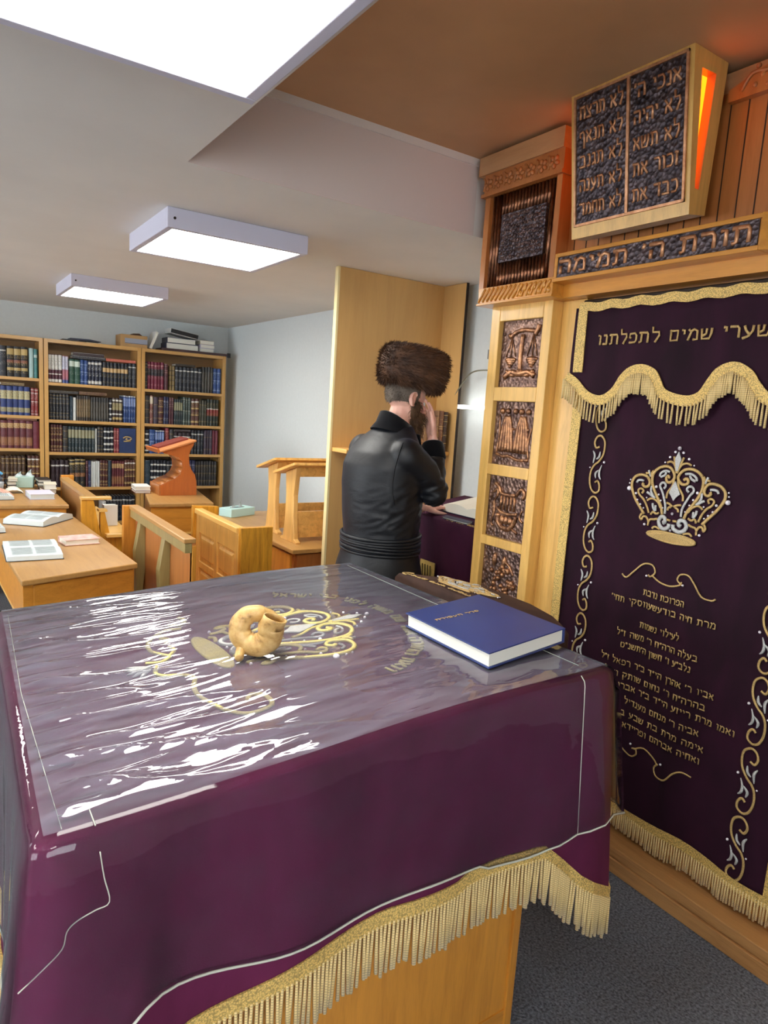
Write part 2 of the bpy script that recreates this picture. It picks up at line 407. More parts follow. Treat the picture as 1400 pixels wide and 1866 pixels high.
def letter(mb, c, x0, sx, h, fn, r, nrm, flat=.6, n=6):
    for st in HEB[c][1]:
        pts = [fn(x0+u*sx, v*h) for u, v in st]
        k = len(pts); rr = [r*(1.12 if i in (0, k-1) else 1) for i in range(k)]
        mb.tube(pts, rr, n, flat=(nrm, flat))
def text(mb, s, u0, u1, v, h, fn, r, nrm, flat=.6):      # right-to-left line that fills u0 (left) to u1 (right) on base line v
    sx = (u1-u0)/text_w(s); x = u1
    for c in s:
        w = HEB[c][0]*sx; letter(mb, c, x-w, sx, h, lambda a, b: fn(a, b+v), r, nrm, flat); x -= w+.2*sx

def text_words(name, mats, parent, s, u0, u1, v, h, fn, r, nrm, flat=.6, label=None):      # one part for each word
    sx = (u1-u0)/text_w(s); x = u1
    for wd in s.split(' '):
        w = text_w(wd)*sx; mb = MB(); text(mb, wd, x-w, x, v, h, fn, r, nrm, flat); mb.build(name, mats, parent, label=label); x -= w+(.2+.42+.2)*sx
CR_gold = [[(-0.1107, 0.0653), (-0.1278, 0.0872), (-0.1473, 0.1121), (-0.1612, 0.1349), (-0.1699, 0.1585), (-0.1675, 0.1805), (-0.1535, 0.196), (-0.133, 0.2014), (-0.115, 0.1974), (-0.1042, 0.182), (-0.1056, 0.1667), (-0.1169, 0.1607), (-0.1265, 0.1671), (-0.124, 0.1741)], [(-0.0958, 0.0708), (-0.1042, 0.0939), (-0.1178, 0.1164), (-0.1358, 0.1322), (-0.1403, 0.147), (-0.1298, 0.153), (-0.1212, 0.1465), (-0.1258, 0.1367)], [(-0.0433, 0.0733), (-0.0519, 0.099), (-0.0692, 0.1264), (-0.0845, 0.1514), (-0.0954, 0.1801), (-0.0944, 0.2103), (-0.0785, 0.23), (-0.0532, 0.24), (-0.0298, 0.2366), (-0.0132, 0.2223), (-0.0076, 0.2055), (-0.0199, 0.1894), (-0.036, 0.1874), (-0.0441, 0.1982), (-0.0372, 0.2079), (-0.0281, 0.2016)], [(-0.0076, 0.2055), (-0.012, 0.1787), (-0.0255, 0.1593), (-0.0319, 0.1466), (-0.0331, 0.1316)], [(-0.1052, 0.1136), (-0.0975, 0.1208), (-0.084, 0.1228), (-0.0655, 0.1119), (-0.0548, 0.0955)], [(-0.0295, 0.1173), (-0.016, 0.1149), (-0.0021, 0.1081)], [(-0.021, 0.0919), (-0.019, 0.1011), (-0.0082, 0.1057)], [(-0.0198, 0.2763), (-0.0133, 0.2572), (-0.002, 0.2383), (0, 0.2272)], [(-0.0483, 0.2523), (-0.0327, 0.2576), (-0.0157, 0.2511), (-0.0058, 0.235), (-.001, 0.2212)], [(-0.118, 0.0672), (-0.1239, 0.0539), (-0.1183, 0.044), (-0.1129, 0.0558), (-0.1024, 0.056), (-0.0933, 0.0407), (-0.0942, 0.0267)], [(-0.0948, 0.0389), (-0.0876, 0.0493), (-0.0741, 0.0516), (-0.0612, 0.0568)], [(-0.0882, 0.066), (-0.0812, 0.0778), (-0.0701, 0.072), (-0.0572, 0.0771)], [(-0.0782, 0.0189), (-0.0673, 0.0269), (-0.0462, 0.0216)], [(-0.0199, 0.0608), (-0.0049, 0.0589)], [(-0.1201, 0.2089), (-0.1079, 0.2088), (-0.1019, 0.1974)], [(-0.1012, 0.1975), (-0.1012, 0.2095), (-0.0942, 0.2208)]]
CR_silver = [[(-0.0323, 0.0781), (-0.0337, 0.1048), (-0.0449, 0.1329), (-0.0563, 0.1551), (-0.0656, 0.1689), (-0.0616, 0.1807), (-0.0486, 0.1829), (-0.0421, 0.1719), (-0.0492, 0.1635)], [(-0.0083, 0.0479), (-0.0113, 0.034), (-0.03, 0.0261), (-0.0478, 0.0334), (-0.0552, 0.0503), (-0.0455, 0.0655), (-0.0305, 0.065), (-0.027, 0.0521), (-0.0361, 0.046)], [(-0.0952, 0.1666), (-0.0963, 0.1498), (-0.0892, 0.1356), (-0.0792, 0.125)], [(-0.1093, 0.1435), (-0.0981, 0.1374), (-0.0846, 0.1272)], [(-0.0853, 0.1075), (-0.0834, 0.0941), (-0.0747, 0.0803)], [(-0.0742, 0.1016), (-0.073, 0.0806)], [(-0.1113, 0.2204), (-0.1069, 0.2089), (-0.1031, 0.1988)], [(-0.0713, 0.2025), (-0.0694, 0.2131), (-0.0573, 0.2219), (-0.0445, 0.2247), (-0.031, 0.2218)], [(-0.0678, 0.2014), (-0.0522, 0.2091), (-0.0471, 0.22)], [(-0.1502, 0.1718), (-0.146, 0.18), (-0.1357, 0.1828), (-0.1232, 0.1812)]]
CR_pearl = [(0.0, 0.3052, .009), (-0.0165, 0.2916, .006), (-0.038, 0.2723, .006), (-0.0567, 0.2529, .004), (-0.1793, 0.148, .011), (-0.1782, 0.1792, .004), (-0.1801, 0.1666, .004), (-0.1485, 0.1342, .006), (-0.1401, 0.1116, .005), (-0.1275, 0.0975, .005), (-0.1153, 0.0861, .004), (-0.0797, 0.1655, .007), (-0.0677, 0.1401, .005), (-0.0566, 0.1207, .0045), (-0.0449, 0.0971, .004), (0, 0.0836, .007), (0, 0.0259, .006), (-0.1057, 0.0293, .006), (-0.1083, 0.1238, .004)]
def crown(fn, nrm, parent, k=1.0, name='crown_embroidery', pk=1.0, thread=None, wd=1.0):
    g = MB(); s = MB(); p = MB()
    for sg in (1, -1):
        for i, pl in enumerate(CR_gold):
            g.tube(crm([fn(sg*u*k, v*k) for u, v in pl], 4), (.0056 if i in (0, 2) else .0042)*k*wd, 6, flat=(nrm, .6))
        for i, pl in enumerate(CR_silver):
            s.tube(crm([fn(sg*u*k, v*k) for u, v in pl], 4), (.0075 if i == 1 else .0045)*k, 6, flat=(nrm, .6))
        for u, v, r in CR_pearl: p.ell(fn(sg*u*k, v*k), (r*.75*k*pk,)*3, nu=10, nv=7)
    n = Vector(nrm)
    for poly, w in (([(0, .294), (.012, .27), (.004, .229), (-.004, .229), (-.012, .27)], s), ([(0, .195), (.0125, .175), (.022, .153), (.009, .141), (0, .128), (-.009, .141), (-.022, .153), (-.0125, .175)], s)):
        pts = [fn(u*k, v*k) for u, v in poly]
        w.add([q+n*.004*k for q in pts]+[q for q in pts], [tuple(range(len(pts)))]+[(i, (i+1) % len(pts), len(pts)+(i+1) % len(pts), len(pts)+i) for i in range(len(pts))])
    e = [(.094*k*cos(t), .016*k*sin(t)) for t in [2*pi*i/28 for i in range(29)]]
    g.tube([fn(u, v) for u, v in e], .0042*k, 6, flat=(nrm, .6))
    pts = [fn(u*.97, v*.9) for u, v in e[:-1]]
    g.add([q+n*.0015*k for q in pts], [tuple(range(len(pts)))])
    o = g.build(name, thread or G_thread, parent)
    s.build('silver_stitching', S_thread, o, label='silver stitched leaves and scrolls of the crown'); p.build('pearl_beads', M_pearl, o, label='white pearl beads sewn round the crown')
    ORG[o.name] = ORG[parent.name]
    return o
def fringe(mb, p, ln, r, seed=0, sway=.006):                  # one twisted strand hanging from p
    rnd = random.Random(seed); a = rnd.uniform(-sway, sway); b = rnd.uniform(-sway, sway)*.6; L = ln*rnd.uniform(.9, 1.05)
    mb.tube([(p[0], p[1], p[2]), (p[0]+a*.4, p[1]+b*.4, p[2]-L*.5), (p[0]+a, p[1]+b, p[2]-L)], [r*.8, r, r*1.05], 5)
# ------------------------------------------------------------------ the ark on the right wall; its front faces -X
ark = thing('torah_ark', 'tall oak ark cabinet with copper reliefs filling the right wall', 'ark cabinet', (2.1, 1.32, 0))
A = MB()
A.box(2.13, 2.79, .3, 2.27, 0, 2.66)
A.build('carcass', W_honZ, ark)
# left pilaster frame with five windows for the reliefs
WIN = [(.44, .712), (.76, 1.037), (1.078, 1.35), (1.398, 1.67), (1.73, 2.006)]
f = MB()
f.box(2.05, 2.13, 2.232, 2.285, 0, 2.07); f.box(2.05, 2.13, 1.935, 1.982, 0, 2.07)
zz = [0]+[q for w in WIN for q in w]+[2.07]
for i in range(0, len(zz), 2): f.box(2.05, 2.129, 1.982, 2.232, zz[i], zz[i+1])
f.build('pilaster_frame', W_oakZ, ark, bevel=.003)
MB().box(2.106, 2.13, 1.815, 1.934, 0, 2.07).build('jamb_board', W_oakZ, ark, bevel=.003)
MB().box(2.106, 2.13, .70, .812, 0, 2.07).build('jamb_board', W_oakZ, ark, bevel=.003)
fp = lambda x: (lambda u, v: Vector((x, -u, v)))
NX = (-1, 0, 0)
def rough_bumps(mb, cx, cy, cz, w, h, n, r, seed):
    rnd = random.Random(seed)
    for _ in range(n):
        mb.ell((cx, cy+rnd.uniform(-w, w), cz+rnd.uniform(-h, h)), (r*.5, r*rnd.uniform(.5, 1.2), r*rnd.uniform(.5, 1.2)), nu=6, nv=4)
def relief(i, label, draw):
    z0, z1 = WIN[i]; c = MB(); c.box(2.074, 2.08, 1.98, 2.234, z0-.002, z1+.002)
    o = c.build('copper_relief', C_plate, ark, label=label)
    d = MB(); draw(d, 2.107, (z0+z1)/2); d.build('raised_figure', C_lite, o)
X0 = 2.072
def T(d, pts, r, cy, cz, fl=.8): d.tube(crm([(X0, cy-u, cz+v) for u, v in pts], 4), r, 7, flat=(NX, fl))
def scales(d, cy, cz):
    T(d, [(0, -.07), (-.004, 0), (.002, .08)], .011, cy, cz)
    T(d, [(-.075, .07), (-.04, .09), (0, .098), (.04, .095), (.085, .09)], .009, cy, cz)
    T(d, [(.07, .075), (.085, .1), (.09, .115)], .011, cy, cz); T(d, [(-.075, .085), (-.07, .07)], .011, cy, cz)
    for sx, top in ((-.062, .07), (.062, .082)):
        for q in (-.028, 0, .028): T(d, [(sx, top), (sx+q, -.01)], .0025, cy, cz)
        for a in range(3): d.ell((X0, cy-sx, cz-.022-.008*a), (.008, .034-.008*a, .012), nu=10, nv=6)
        d.ell((X0, cy-sx, cz-.05), (.007, .008, .008), nu=8, nv=5)
    T(d, [(-.09, -.095), (-.05, -.075), (0, -.082), (.05, -.075), (.085, -.09)], .013, cy, cz)
    T(d, [(-.08, -.07), (-.04, -.088), (0, -.07), (.04, -.088), (.08, -.068)], .009, cy, cz)
def mantles(d, cy, cz):
    for sx in (-.045, .045):
        for k in range(5):
            q = (k-2)*.014; T(d, [(sx+q*.3, .075), (sx+q*.9, .02), (sx+q*1.3, -.08)], .009, cy, cz)
        T(d, [(sx-.04, .02), (sx, .012), (sx+.04, .022)], .006, cy, cz)
    for q in (-.08, -.045, 0, .035, .075):
        d.ell((X0, cy-q, cz+.095), (.011, .015, .013), nu=8, nv=6)
    T(d, [(-.1, -.09), (-.06, -.1), (-.02, -.096), (.03, -.108), (.095, -.104)], .007, cy, cz)
    T(d, [(-.1, -.09), (-.09, .0), (-.095, .08)], .004, cy, cz); T(d, [(.095, -.1), (.085, -.04), (.1, .03)], .004, cy, cz)
def harp(d, cy, cz):
    T(d, [(-.085, .1), (-.06, .085), (-.045, .06), (0, .055), (.04, .06)], .009, cy, cz)
    for q in range(5): T(d, [(-.04+.02*q, .05), (-.045+.021*q, -.01)], .006, cy, cz)
    T(d, [(-.065, -.005), (-.03, -.025), (.02, -.026), (.06, -.02)], .008, cy, cz)
    T(d, [(-.05, -.03), (-.055, -.06), (-.02, -.09), (.025, -.085), (.05, -.05), (.055, -.03)], .012, cy, cz)
    for q in (-.025, .0, .025): d.ell((X0, cy-q, cz-.055), (.012, .016, .02), nu=8, nv=6)
    T(d, [(-.09, .06), (-.07, .075), (-.065, .05), (-.085, .02), (-.08, -.03), (-.095, -.075), (-.08, -.09)], .006, cy, cz)
    T(d, [(.045, .06), (.075, .09), (.095, .07), (.085, .05)], .009, cy, cz)
    T(d, [(.09, .0), (.075, -.03), (.095, -.05)], .005, cy, cz); T(d, [(.03, -.085), (.07, -.1)], .007, cy, cz)
def grapes(d, cy, cz):
    rnd = random.Random(3)
    for _ in range(46):
        a = rnd.uniform(-.075, .08); b = rnd.uniform(-.085, .055)
        if (a/.085)**2+((b+.02)/.085)**2 < 1: d.ell((X0, cy-a, cz+b), (.012, .012, .012), nu=7, nv=5)
    d.ell((X0, cy+.05, cz+.08), (.01, .014, .03), nu=8, nv=6); d.ell((X0, cy-.01, cz+.08), (.01, .014, .026), nu=8, nv=6)
    T(d, [(.02, .08), (.05, .06), (.07, .03)], .006, cy, cz); d.ell((X0, cy-.055, cz-.105), (.012, .03, .02), nu=8, nv=6)
relief(4, 'copper relief of a pair of scales', scales); relief(3, 'copper relief of two draped mantles under a row of flowers', mantles)
relief(2, 'copper relief of a harp', harp); relief(1, 'copper relief of a cluster of fruit and leaves', grapes)
relief(0, 'lowest copper relief', grapes)
# carved ledge over the pilaster
led = MB(); led.box(1.985, 2.13, 1.886, 2.31, 2.076, 2.14); led.box(1.978, 2.13, 1.882, 2.314, 2.068, 2.0765)
o = led.build('carved_ledge', W_honY, ark, bevel=.002)
d = MB()
for i in range(9): d.tube([(1.984, 2.305-.026*i, 2.082), (1.983, 2.265-.026*i, 2.134)], .005, 5)
for i in range(7):
    y = 2.06-.025*i; d.tube(crm([(1.984, y+.012, 2.084), (1.982, y, 2.11), (1.984, y-.014, 2.132)], 3), [.004]*3+[.007]*3+[.003], 5)
    d.ell((1.984, y-.006, 2.095+.02*(i % 2)), (.006, .01, .012), nu=7, nv=5)
d.build('carving', W_honY, o)
# fluted copper field with inscribed plate
up = MB(); up.box(2.055, 2.13, 1.95, 2.375, 2.14, 2.54); up.box(2.04, 2.13, 2.345, 2.375, 2.14, 2.54); up.box(2.035, 2.13, 1.935, 1.962, 2.14, 2.54)
up.build('upper_pilaster', W_redoak, ark)
fl = MB()
k = 0
y = 1.972
while y < 2.34:
    if 1.995 < y < 2.275:
        fl.tube([(2.052, y, 2.142), (2.052, y, 2.252)], .0085, 6); fl.tube([(2.052, y, 2.442), (2.052, y, 2.535)], .0085, 6)
    else: fl.tube([(2.052, y, 2.142), (2.052, y, 2.535)], .0085, 6)
    y += .0185
fl.build('fluted_copper', hammered('reeded_copper', (150, 100, 70), (96, 62, 46), 40, bs=.2, rough=.28), ark)
pl = MB(); pl.box(2.038, 2.056, 2.008, 2.262, 2.25, 2.444); o = pl.build('inscribed_plate', C_dark, ark)
tx = MB()
rnd = random.Random(5)
for r in range(9):
    s = ''.join(rnd.choice('אבגדהוזחטיכלמנסעפצקרשת'+'  ') for _ in range(15))
    text(tx, s, -2.25, -2.02, 2.424-.0205*r, .0115, fp(2.037), .0018, NX)
tx.build('small_lettering', C_plate, o)
fz = MB(); fz.box(2.03, 2.13, 1.93, 2.378, 2.54, 2.625); fz.box(2.018, 2.13, 1.925, 2.384, 2.532, 2.545); o = fz.build('carved_frieze', W_redoak, ark)
d = MB()
for i in range(7):
    y = 2.35-.062*i
    for a in range(5):
        t = a*2*pi/5+i; d.ell((2.028, y+.015*cos(t), 2.583+.015*sin(t)), (.008, .013, .009), Matrix.Rotation(t, 4, 'X'), 7, 5)
    d.tube(crm([(2.029, y+.03, 2.56), (2.026, y+.02, 2.6), (2.029, y+.035, 2.612)], 3), .004, 5)
d.build('carving', W_redoak, o)
MB().box(2.02, 2.13, 1.93, 2.41, 2.625, 2.70).box(2.102, 2.13, .4, 1.93, 2.64, 2.70).build('cornice', wood('cornice_pine', (196, 150, 104), 'Y', var=.12), ark)
# plank field behind the tablets with arched carving
pk = MB(); pk.box(2.10, 2.13, .4, 1.935, 2.09, 2.64)
o = pk.build('plank_field', W_redoak, ark)
gr = MB()
for i in range(26):
    gr.box(2.098, 2.101, 1.9-.058*i, 1.903-.058*i, 2.1, 2.63)
gr.build('plank_grooves', W_dark, o)
ac = MB(); ac.prism([(-1.32, 2.60)]+[(-1.32+.62*i/12, 2.635+.07*sin(pi*i/12)) for i in range(13)]+[(-.70, 2.60)], lambda u, v, w: Vector((w, -u, v)), 2.075, 2.10)
o = ac.build('carved_arch', W_redoak, ark)
d = MB()
for i in range(60):
    d.ell((2.075, 1.02+rnd.uniform(-.26, .22), 2.645+rnd.uniform(-.03, .035)), (.007, .008, .008), nu=7, nv=5)
for i in range(6): d.tube(crm([(2.075, 1.28-.09*i, 2.62), (2.072, 1.25-.09*i, 2.66), (2.075, 1.2-.09*i, 2.655)], 3), .006, 5)
d.build('carving', W_redoak, o)
# beam with the copper inscription, canted block at its near end, fascia below
bm = MB(); bm.box(1.992, 2.13, 1.112, 1.884, 2.131, 2.222); bm.box(1.978, 2.13, 1.108, 1.886, 2.118, 2.132); bm.box(1.984, 2.13, 1.108, 1.886, 2.208, 2.222)
bm.box(1.984, 2.0, 1.872, 1.886, 2.13, 2.21)
bm.hexa([(1.978, 1.108, 2.118), (2.06, .99, 2.118), (2.13, .99, 2.118), (2.13, 1.108, 2.118)], [(1.978, 1.108, 2.222), (2.06, .99, 2.222), (2.13, .99, 2.222), (2.13, 1.108, 2.222)])
bm.box(2.06, 2.13, .4, .99, 2.118, 2.222)
o = bm.build('inscribed_beam', W_honY, ark, bevel=.002)
MB().box(1.988, 1.993, 1.118, 1.872, 2.134, 2.207).build('copper_strip', C_dark, o)
text_words('copper_word', C_lett, o, "תורת ה' תמימה", -1.862, -1.138, 2.146, .049, fp(1.987), .0068, NX, .7)
d = MB()
for i in range(4):
    a = i*pi/2
    q = Vector((2.018, 1.05, 2.17)); e = Vector((.57, -.82, 0)).normalized()
    d.tube(crm([q, q+e*.02*cos(a)+Vector((-.004, 0, .022*sin(a))), q+e*.034*cos(a+.7)+Vector((-.002, 0, .03*sin(a+.7)))], 3), .006, 5)
d.build('carving', W_honY, o)
MB().box(2.045, 2.13, .7, 1.93, 2.07, 2.118).build('fascia', W_honY, ark)
pn = MB(); pn.box(2.0, 2.13, .3, 2.30, 0, .054); pn.box(2.008, 2.13, .3, 2.296, .054, .092)
pn.build('plinth', wood('plinth_wood', (176, 128, 78), 'Y', var=.25), ark, bevel=.004)

# ------------------------------------------------------------------ the tablets, a leaning box with a glowing slot in each side
tb = thing('commandment_tablets', 'leaning oak box with two dark copper tablets of raised letters, above the beam', 'tablets', (2.0, 1.57, 2.255))
y0, y1 = 1.335, 1.80
prof = [(1.97, 2.256), (1.90, 2.722), (2.078, 2.728), (2.052, 2.268)]        # x,z: front bottom, front top, back top, back bottom
b = MB()
def quad(mb, pts, mat=0): mb.add(pts, [tuple(range(len(pts)))], False, mat)
P3 = lambda p, y: (p[0], y, p[1])
for a, c in ((0, 1), (1, 2), (2, 3), (3, 0)):
    quad(b, [P3(prof[a], y0), P3(prof[c], y0), P3(prof[c], y1), P3(prof[a], y1)])
slot = [(1.984, 2.335), (1.948, 2.668), (2.022, 2.672), (2.004, 2.335)]
for y in (y0, y1):
    for i in range(4):
        j = (i+1) % 4; quad(b, [P3(prof[i], y), P3(prof[j], y), P3(slot[j], y), P3(slot[i], y)])
b.build('box', W_oakZ, tb)
for y, yy in ((y0, y0+.03), (y1, y1-.03)):
    g = MB(); quad(g, [P3(p, yy) for p in slot])
    for i in range(4): quad(g, [P3(slot[i], y), P3(slot[(i+1) % 4], y), P3(slot[(i+1) % 4], yy), P3(slot[i], yy)], 1)
    g.build('glowing_slot', [M_amber, W_redoak], tb, label='slot lit amber from inside')
def tf(off):
    def q(u, v):            # u = -y, v = height along the face
        t = (v-2.256)/.466; return Vector((interp(1.97, 1.90, t)-off, -u, v))
    return q
TN = Vector((-.466, 0, -.07)).normalized()
fr = MB()
F = tf(.001)
for (ua, ub, va, vb) in ((-1.785, -1.35, 2.294, 2.302), (-1.785, -1.35, 2.702, 2.71), (-1.785, -1.777, 2.294, 2.71), (-1.358, -1.35, 2.294, 2.71), (-1.567, -1.557, 2.294, 2.71)):
    G = tf(.007)
    fr.hexa([G(ua, va), F(ua, va), F(ub, va), G(ub, va)], [G(ua, vb), F(ua, vb), F(ub, vb), G(ub, vb)])
fr.build('copper_frame', C_lett, tb)
for (ua, ub, lines, nm) in ((-1.555, -1.36, ["אנכי ה'", 'לא יהיה', 'לא תשא', 'זכור את', 'כבד את'], 'copper tablet beginning with the first commandment'),
                        (-1.775, -1.569, ['לא תרצח', 'לא תנאף', 'לא תגנב', 'לא תענה', 'לא תחמד'], 'copper tablet whose every line begins alike')):
    m = MB(); F0 = tf(.001); F1 = tf(.003)
    m.hexa([F1(ua, 2.303), F0(ua, 2.303), F0(ub, 2.303), F1(ub, 2.303)], [F1(ua, 2.701), F0(ua, 2.701), F0(ub, 2.701), F1(ub, 2.701)])
    o = m.build('tablet_plate', C_dark, tb, label=nm)
    for i, s in enumerate(lines):
        tx = MB(); text(tx, s, ua+.016, ub-.014, 2.634-.0765*i, .04, tf(.004), .0042, TN, .8)
        tx.build('letter_row', C_lett, o)

# ------------------------------------------------------------------ the ark curtain
cu = thing('ark_curtain', 'dark purple velvet curtain with an embroidered crown, hanging in the front of the ark', 'curtain', (2.075, 1.32, .1))
YL, YR_ = 1.812, .83
def cx(y, z): return 2.094-.006*sin(y*21+.6*sin(z*2))-.004*sin(y*47+z*1.3)*min(1, z)-.006*sin(z*2.1+y*3)
g = MB(); g.grid(lambda a, c: Vector((cx(interp(YL, YR_, a), interp(.17, 2.04, c)), interp(YL, YR_, a), interp(.17, 2.04, c))), 90, 60)
o = g.build('velvet', V_cur, cu)
o.modifiers.new('thick', 'SOLIDIFY').thickness = .004
def cf(off): return lambda u, v: Vector((cx(-u, v)-off, -u, v))
CF = cf(.006)
def strip(mb, path, w, fn, t=.004):       # flat braid: path in (u,v), width w to the right side of travel
    P = [Vector((p[0], p[1])) for p in path]; k = len(P); L = []; R = []
    for i in range(k):
        d = (P[min(i+1, k-1)]-P[max(i-1, 0)]).normalized(); n = Vector((d.y, -d.x)); q = P[i]+n*w
        L.append(fn(P[i].x, P[i].y)); R.append(fn(q.x, q.y))
    vs = []
    for a, c in zip(L, R): vs += [a, a+Vector((-t, 0, 0)), c+Vector((-t, 0, 0)), c]
    fs = []
    for i in range(k-1):
        for j in range(4): fs.append((4*i+j, 4*i+(j+1) % 4, 4*i+4+(j+1) % 4, 4*i+4+j))
    mb.add(vs, fs, False)
b = MB()
Z = [.19+i*.06 for i in range(31)]
strip(b, [(-YL, z) for z in Z], .042, CF); strip(b, [(-YR_-.042, z) for z in Z], .042, CF)
b.build('side_braid', G_braid, cu)
hem = [(-YL+(YL-YR_)*i/24, .205+.008*sin(i*.5)) for i in range(25)]
b = MB(); strip(b, hem, .034, cf(.008)); b.build('bottom_braid', G_braid, cu)
fr = MB(); rnd = random.Random(2)
for i in range(108):
    y = interp(YL-.004, YR_+.004, i/107); fringe(fr, (cx(y, .17)-.011, y, .180), .074, .0033, i, .003)
fr.build('bottom_fringe', G_fr, cu)
# valance
VP = [(-1.836, 1.79), (-1.8, 1.768), (-1.74, 1.722), (-1.677, 1.704), (-1.63, 1.73), (-1.599, 1.773), (-1.56, 1.803), (-1.509, 1.814), (-1.46, 1.796), (-1.431, 1.761), (-1.405, 1.728), (-1.338, 1.71), (-1.29, 1.722), (-1.262, 1.76), (-1.23, 1.798), (-1.178, 1.815), (-1.125, 1.79), (-1.09, 1.75), (-1.06, 1.722), (-1.0, 1.706), (-.95, 1.722), (-.92, 1.76), (-.89, 1.795), (-.83, 1.79)]
VS = [(p.x, p.y) for p in crm([(u, v, 0) for u, v in VP], 5)]
def vx(y, z): return 2.074-.004*sin(y*40+z*5)*min(1, (2.03-z)*5)-.003*sin(y*17)
g = MB(); n = len(VS)
for j in range(9):
    for u, v in VS: g.v.append(tuple((vx(-u, interp(2.03, v-.03, j/8)), -u, interp(2.03, v-.03, j/8))))
for j in range(8):
    for i in range(n-1): g.f.append((j*n+i, (j+1)*n+i, (j+1)*n+i+1, j*n+i+1)); g.s.append(True); g.m.append(0)
o = g.build('valance', V_cur, cu); o.modifiers.new('thick', 'SOLIDIFY').thickness = .003
vf = lambda off: (lambda u, v: Vector((vx(-u, v)-off, -u, v)))
b = MB(); strip(b, VS, .036, vf(.004)); b.build('valance_braid', G_braid, cu)
b = MB(); strip(b, [(-1.818+1.0*i/40, 2.046+.004*sin(i*1.3)) for i in range(41)], .032, vf(.004))
strip(b, [(-YL-.006, 1.79+i*.03) for i in range(9)], .04, vf(.003)); b.build('top_braid', G_braid, cu)
fr = MB()
acc = 0; k = 0
for i in range(1, n):
    p = Vector(VS[i-1]); q = Vector(VS[i]); L = (q-p).length; m = max(1, int(L/.0085))
    for j in range(m):
        c = p.lerp(q, j/m); d = (q-p).normalized(); nn = Vector((d.y, -d.x)); w = c+nn*.034
        fringe(fr, (vx(-w.x, w.y)-.009, -w.x, w.y+.004), .072, .0036, k, .004); k += 1
fr.build('valance_fringe', G_fr, cu)
text_words('title_word', G_thread, cu, 'שערי שמים לתפלתנו', -1.715, -1.085, 1.887, .037, vf(.004), .0042, NX)
crown(lambda u, v: CF(u-1.334, v+1.231), NX, cu)
# side scrolls
SM = [(-0.0014, 0.0649), (0.0135, 0.06), (0.0217, 0.08), (0.0132, 0.1006), (-0.0045, 0.1058), (-0.0249, 0.0889), (-0.0294, 0.0598), (-0.0225, 0.0321), (-0.0047, 0.009), (0.0147, -0.0071), (0.0257, -0.0325), (0.0264, -0.0686), (0.0164, -0.0977), (-0.0021, -0.1095), (-0.0211, -0.0998), (-0.0212, -0.0782), (-0.0088, -0.0632), (0.0021, -0.0706)]
SS = [[(-0.0074, 0.0473), (-0.0045, 0.0273), (0.0083, 0.0175)], [(0.0252, 0.0485), (0.0161, 0.0298), (0.0202, 0.0014)], [(-0.0234, -0.002), (-0.0142, -0.0257), (-0.0155, -0.0447), (-0.0255, -0.0565)], [(-0.0119, -0.0216), (0.0046, -0.0358), (0.0015, -0.0543)]]
for c, sg in ((-.966, 1), (-1.671, -1)):
    g = MB(); s = MB(); p = MB()
    for i in range(7):
        z = .30+.2303*i if sg > 0 else .2985+.2303*i
        if z > 1.75: continue
        g.tube(crm([CF(c+sg*u, z+v) for u, v in SM], 4), .0042, 6, flat=(NX, .6))
        for st in SS: q_ = crm([CF(c+sg*u, z+v) for u, v in st], 6); s.tube(q_, [.0012+.0036*sin(pi*(i_+.4)/len(q_)) for i_ in range(len(q_))], 6, flat=(NX, .6))
        for u, v, r in ((-.035, .01, .006), (.031, -.016, .004)): p.ell(CF(c+sg*u, z+v), (r*.75,)*3, nu=10, nv=7)
    o = g.build('scroll_embroidery', G_thread, cu); s.build('silver_stitching', S_thread, o); p.build('pearl_beads', M_pearl, o)
# dedication with a flourish above and below
sw = [[(-1.501, 1.067), (-1.482, 1.058), (-1.458, 1.084), (-1.428, 1.118), (-1.394, 1.122), (-1.378, 1.099), (-1.397, 1.079), (-1.406, 1.085)], [(-1.389, 1.085), (-1.353, 1.071), (-1.312, 1.067), (-1.278, 1.079), (-1.272, 1.091)], [(-1.27, 1.081), (-1.288, 1.095), (-1.279, 1.115), (-1.249, 1.119), (-1.223, 1.097), (-1.195, 1.061), (-1.165, 1.055), (-1.153, 1.063)],
      [(-1.477, 0.474), (-1.456, 0.462), (-1.432, 0.423), (-1.392, 0.405), (-1.367, 0.421), (-1.37, 0.441), (-1.387, 0.436)], [(-1.378, 0.437), (-1.337, 0.46), (-1.291, 0.442), (-1.276, 0.426)], [(-1.273, 0.432), (-1.287, 0.412), (-1.275, 0.387), (-1.242, 0.388), (-1.214, 0.426), (-1.185, 0.445), (-1.153, 0.442)]]
for half, prl in ((sw[:3], ((-1.412, 1.079), (-1.266, 1.081))), (sw[3:], ((-1.395, .45), (-1.262, .437)))):
    g = MB(); p = MB()
    for pl in half: g.tube(crm([CF(u, v) for u, v in pl], 4), .0032, 6, flat=(NX, .6))
    for u, v in prl: p.ell(CF(u, v), (.004,)*3, nu=10, nv=7)
    o = g.build('flourish', G_thread, cu); p.build('pearl_beads', M_pearl, o)
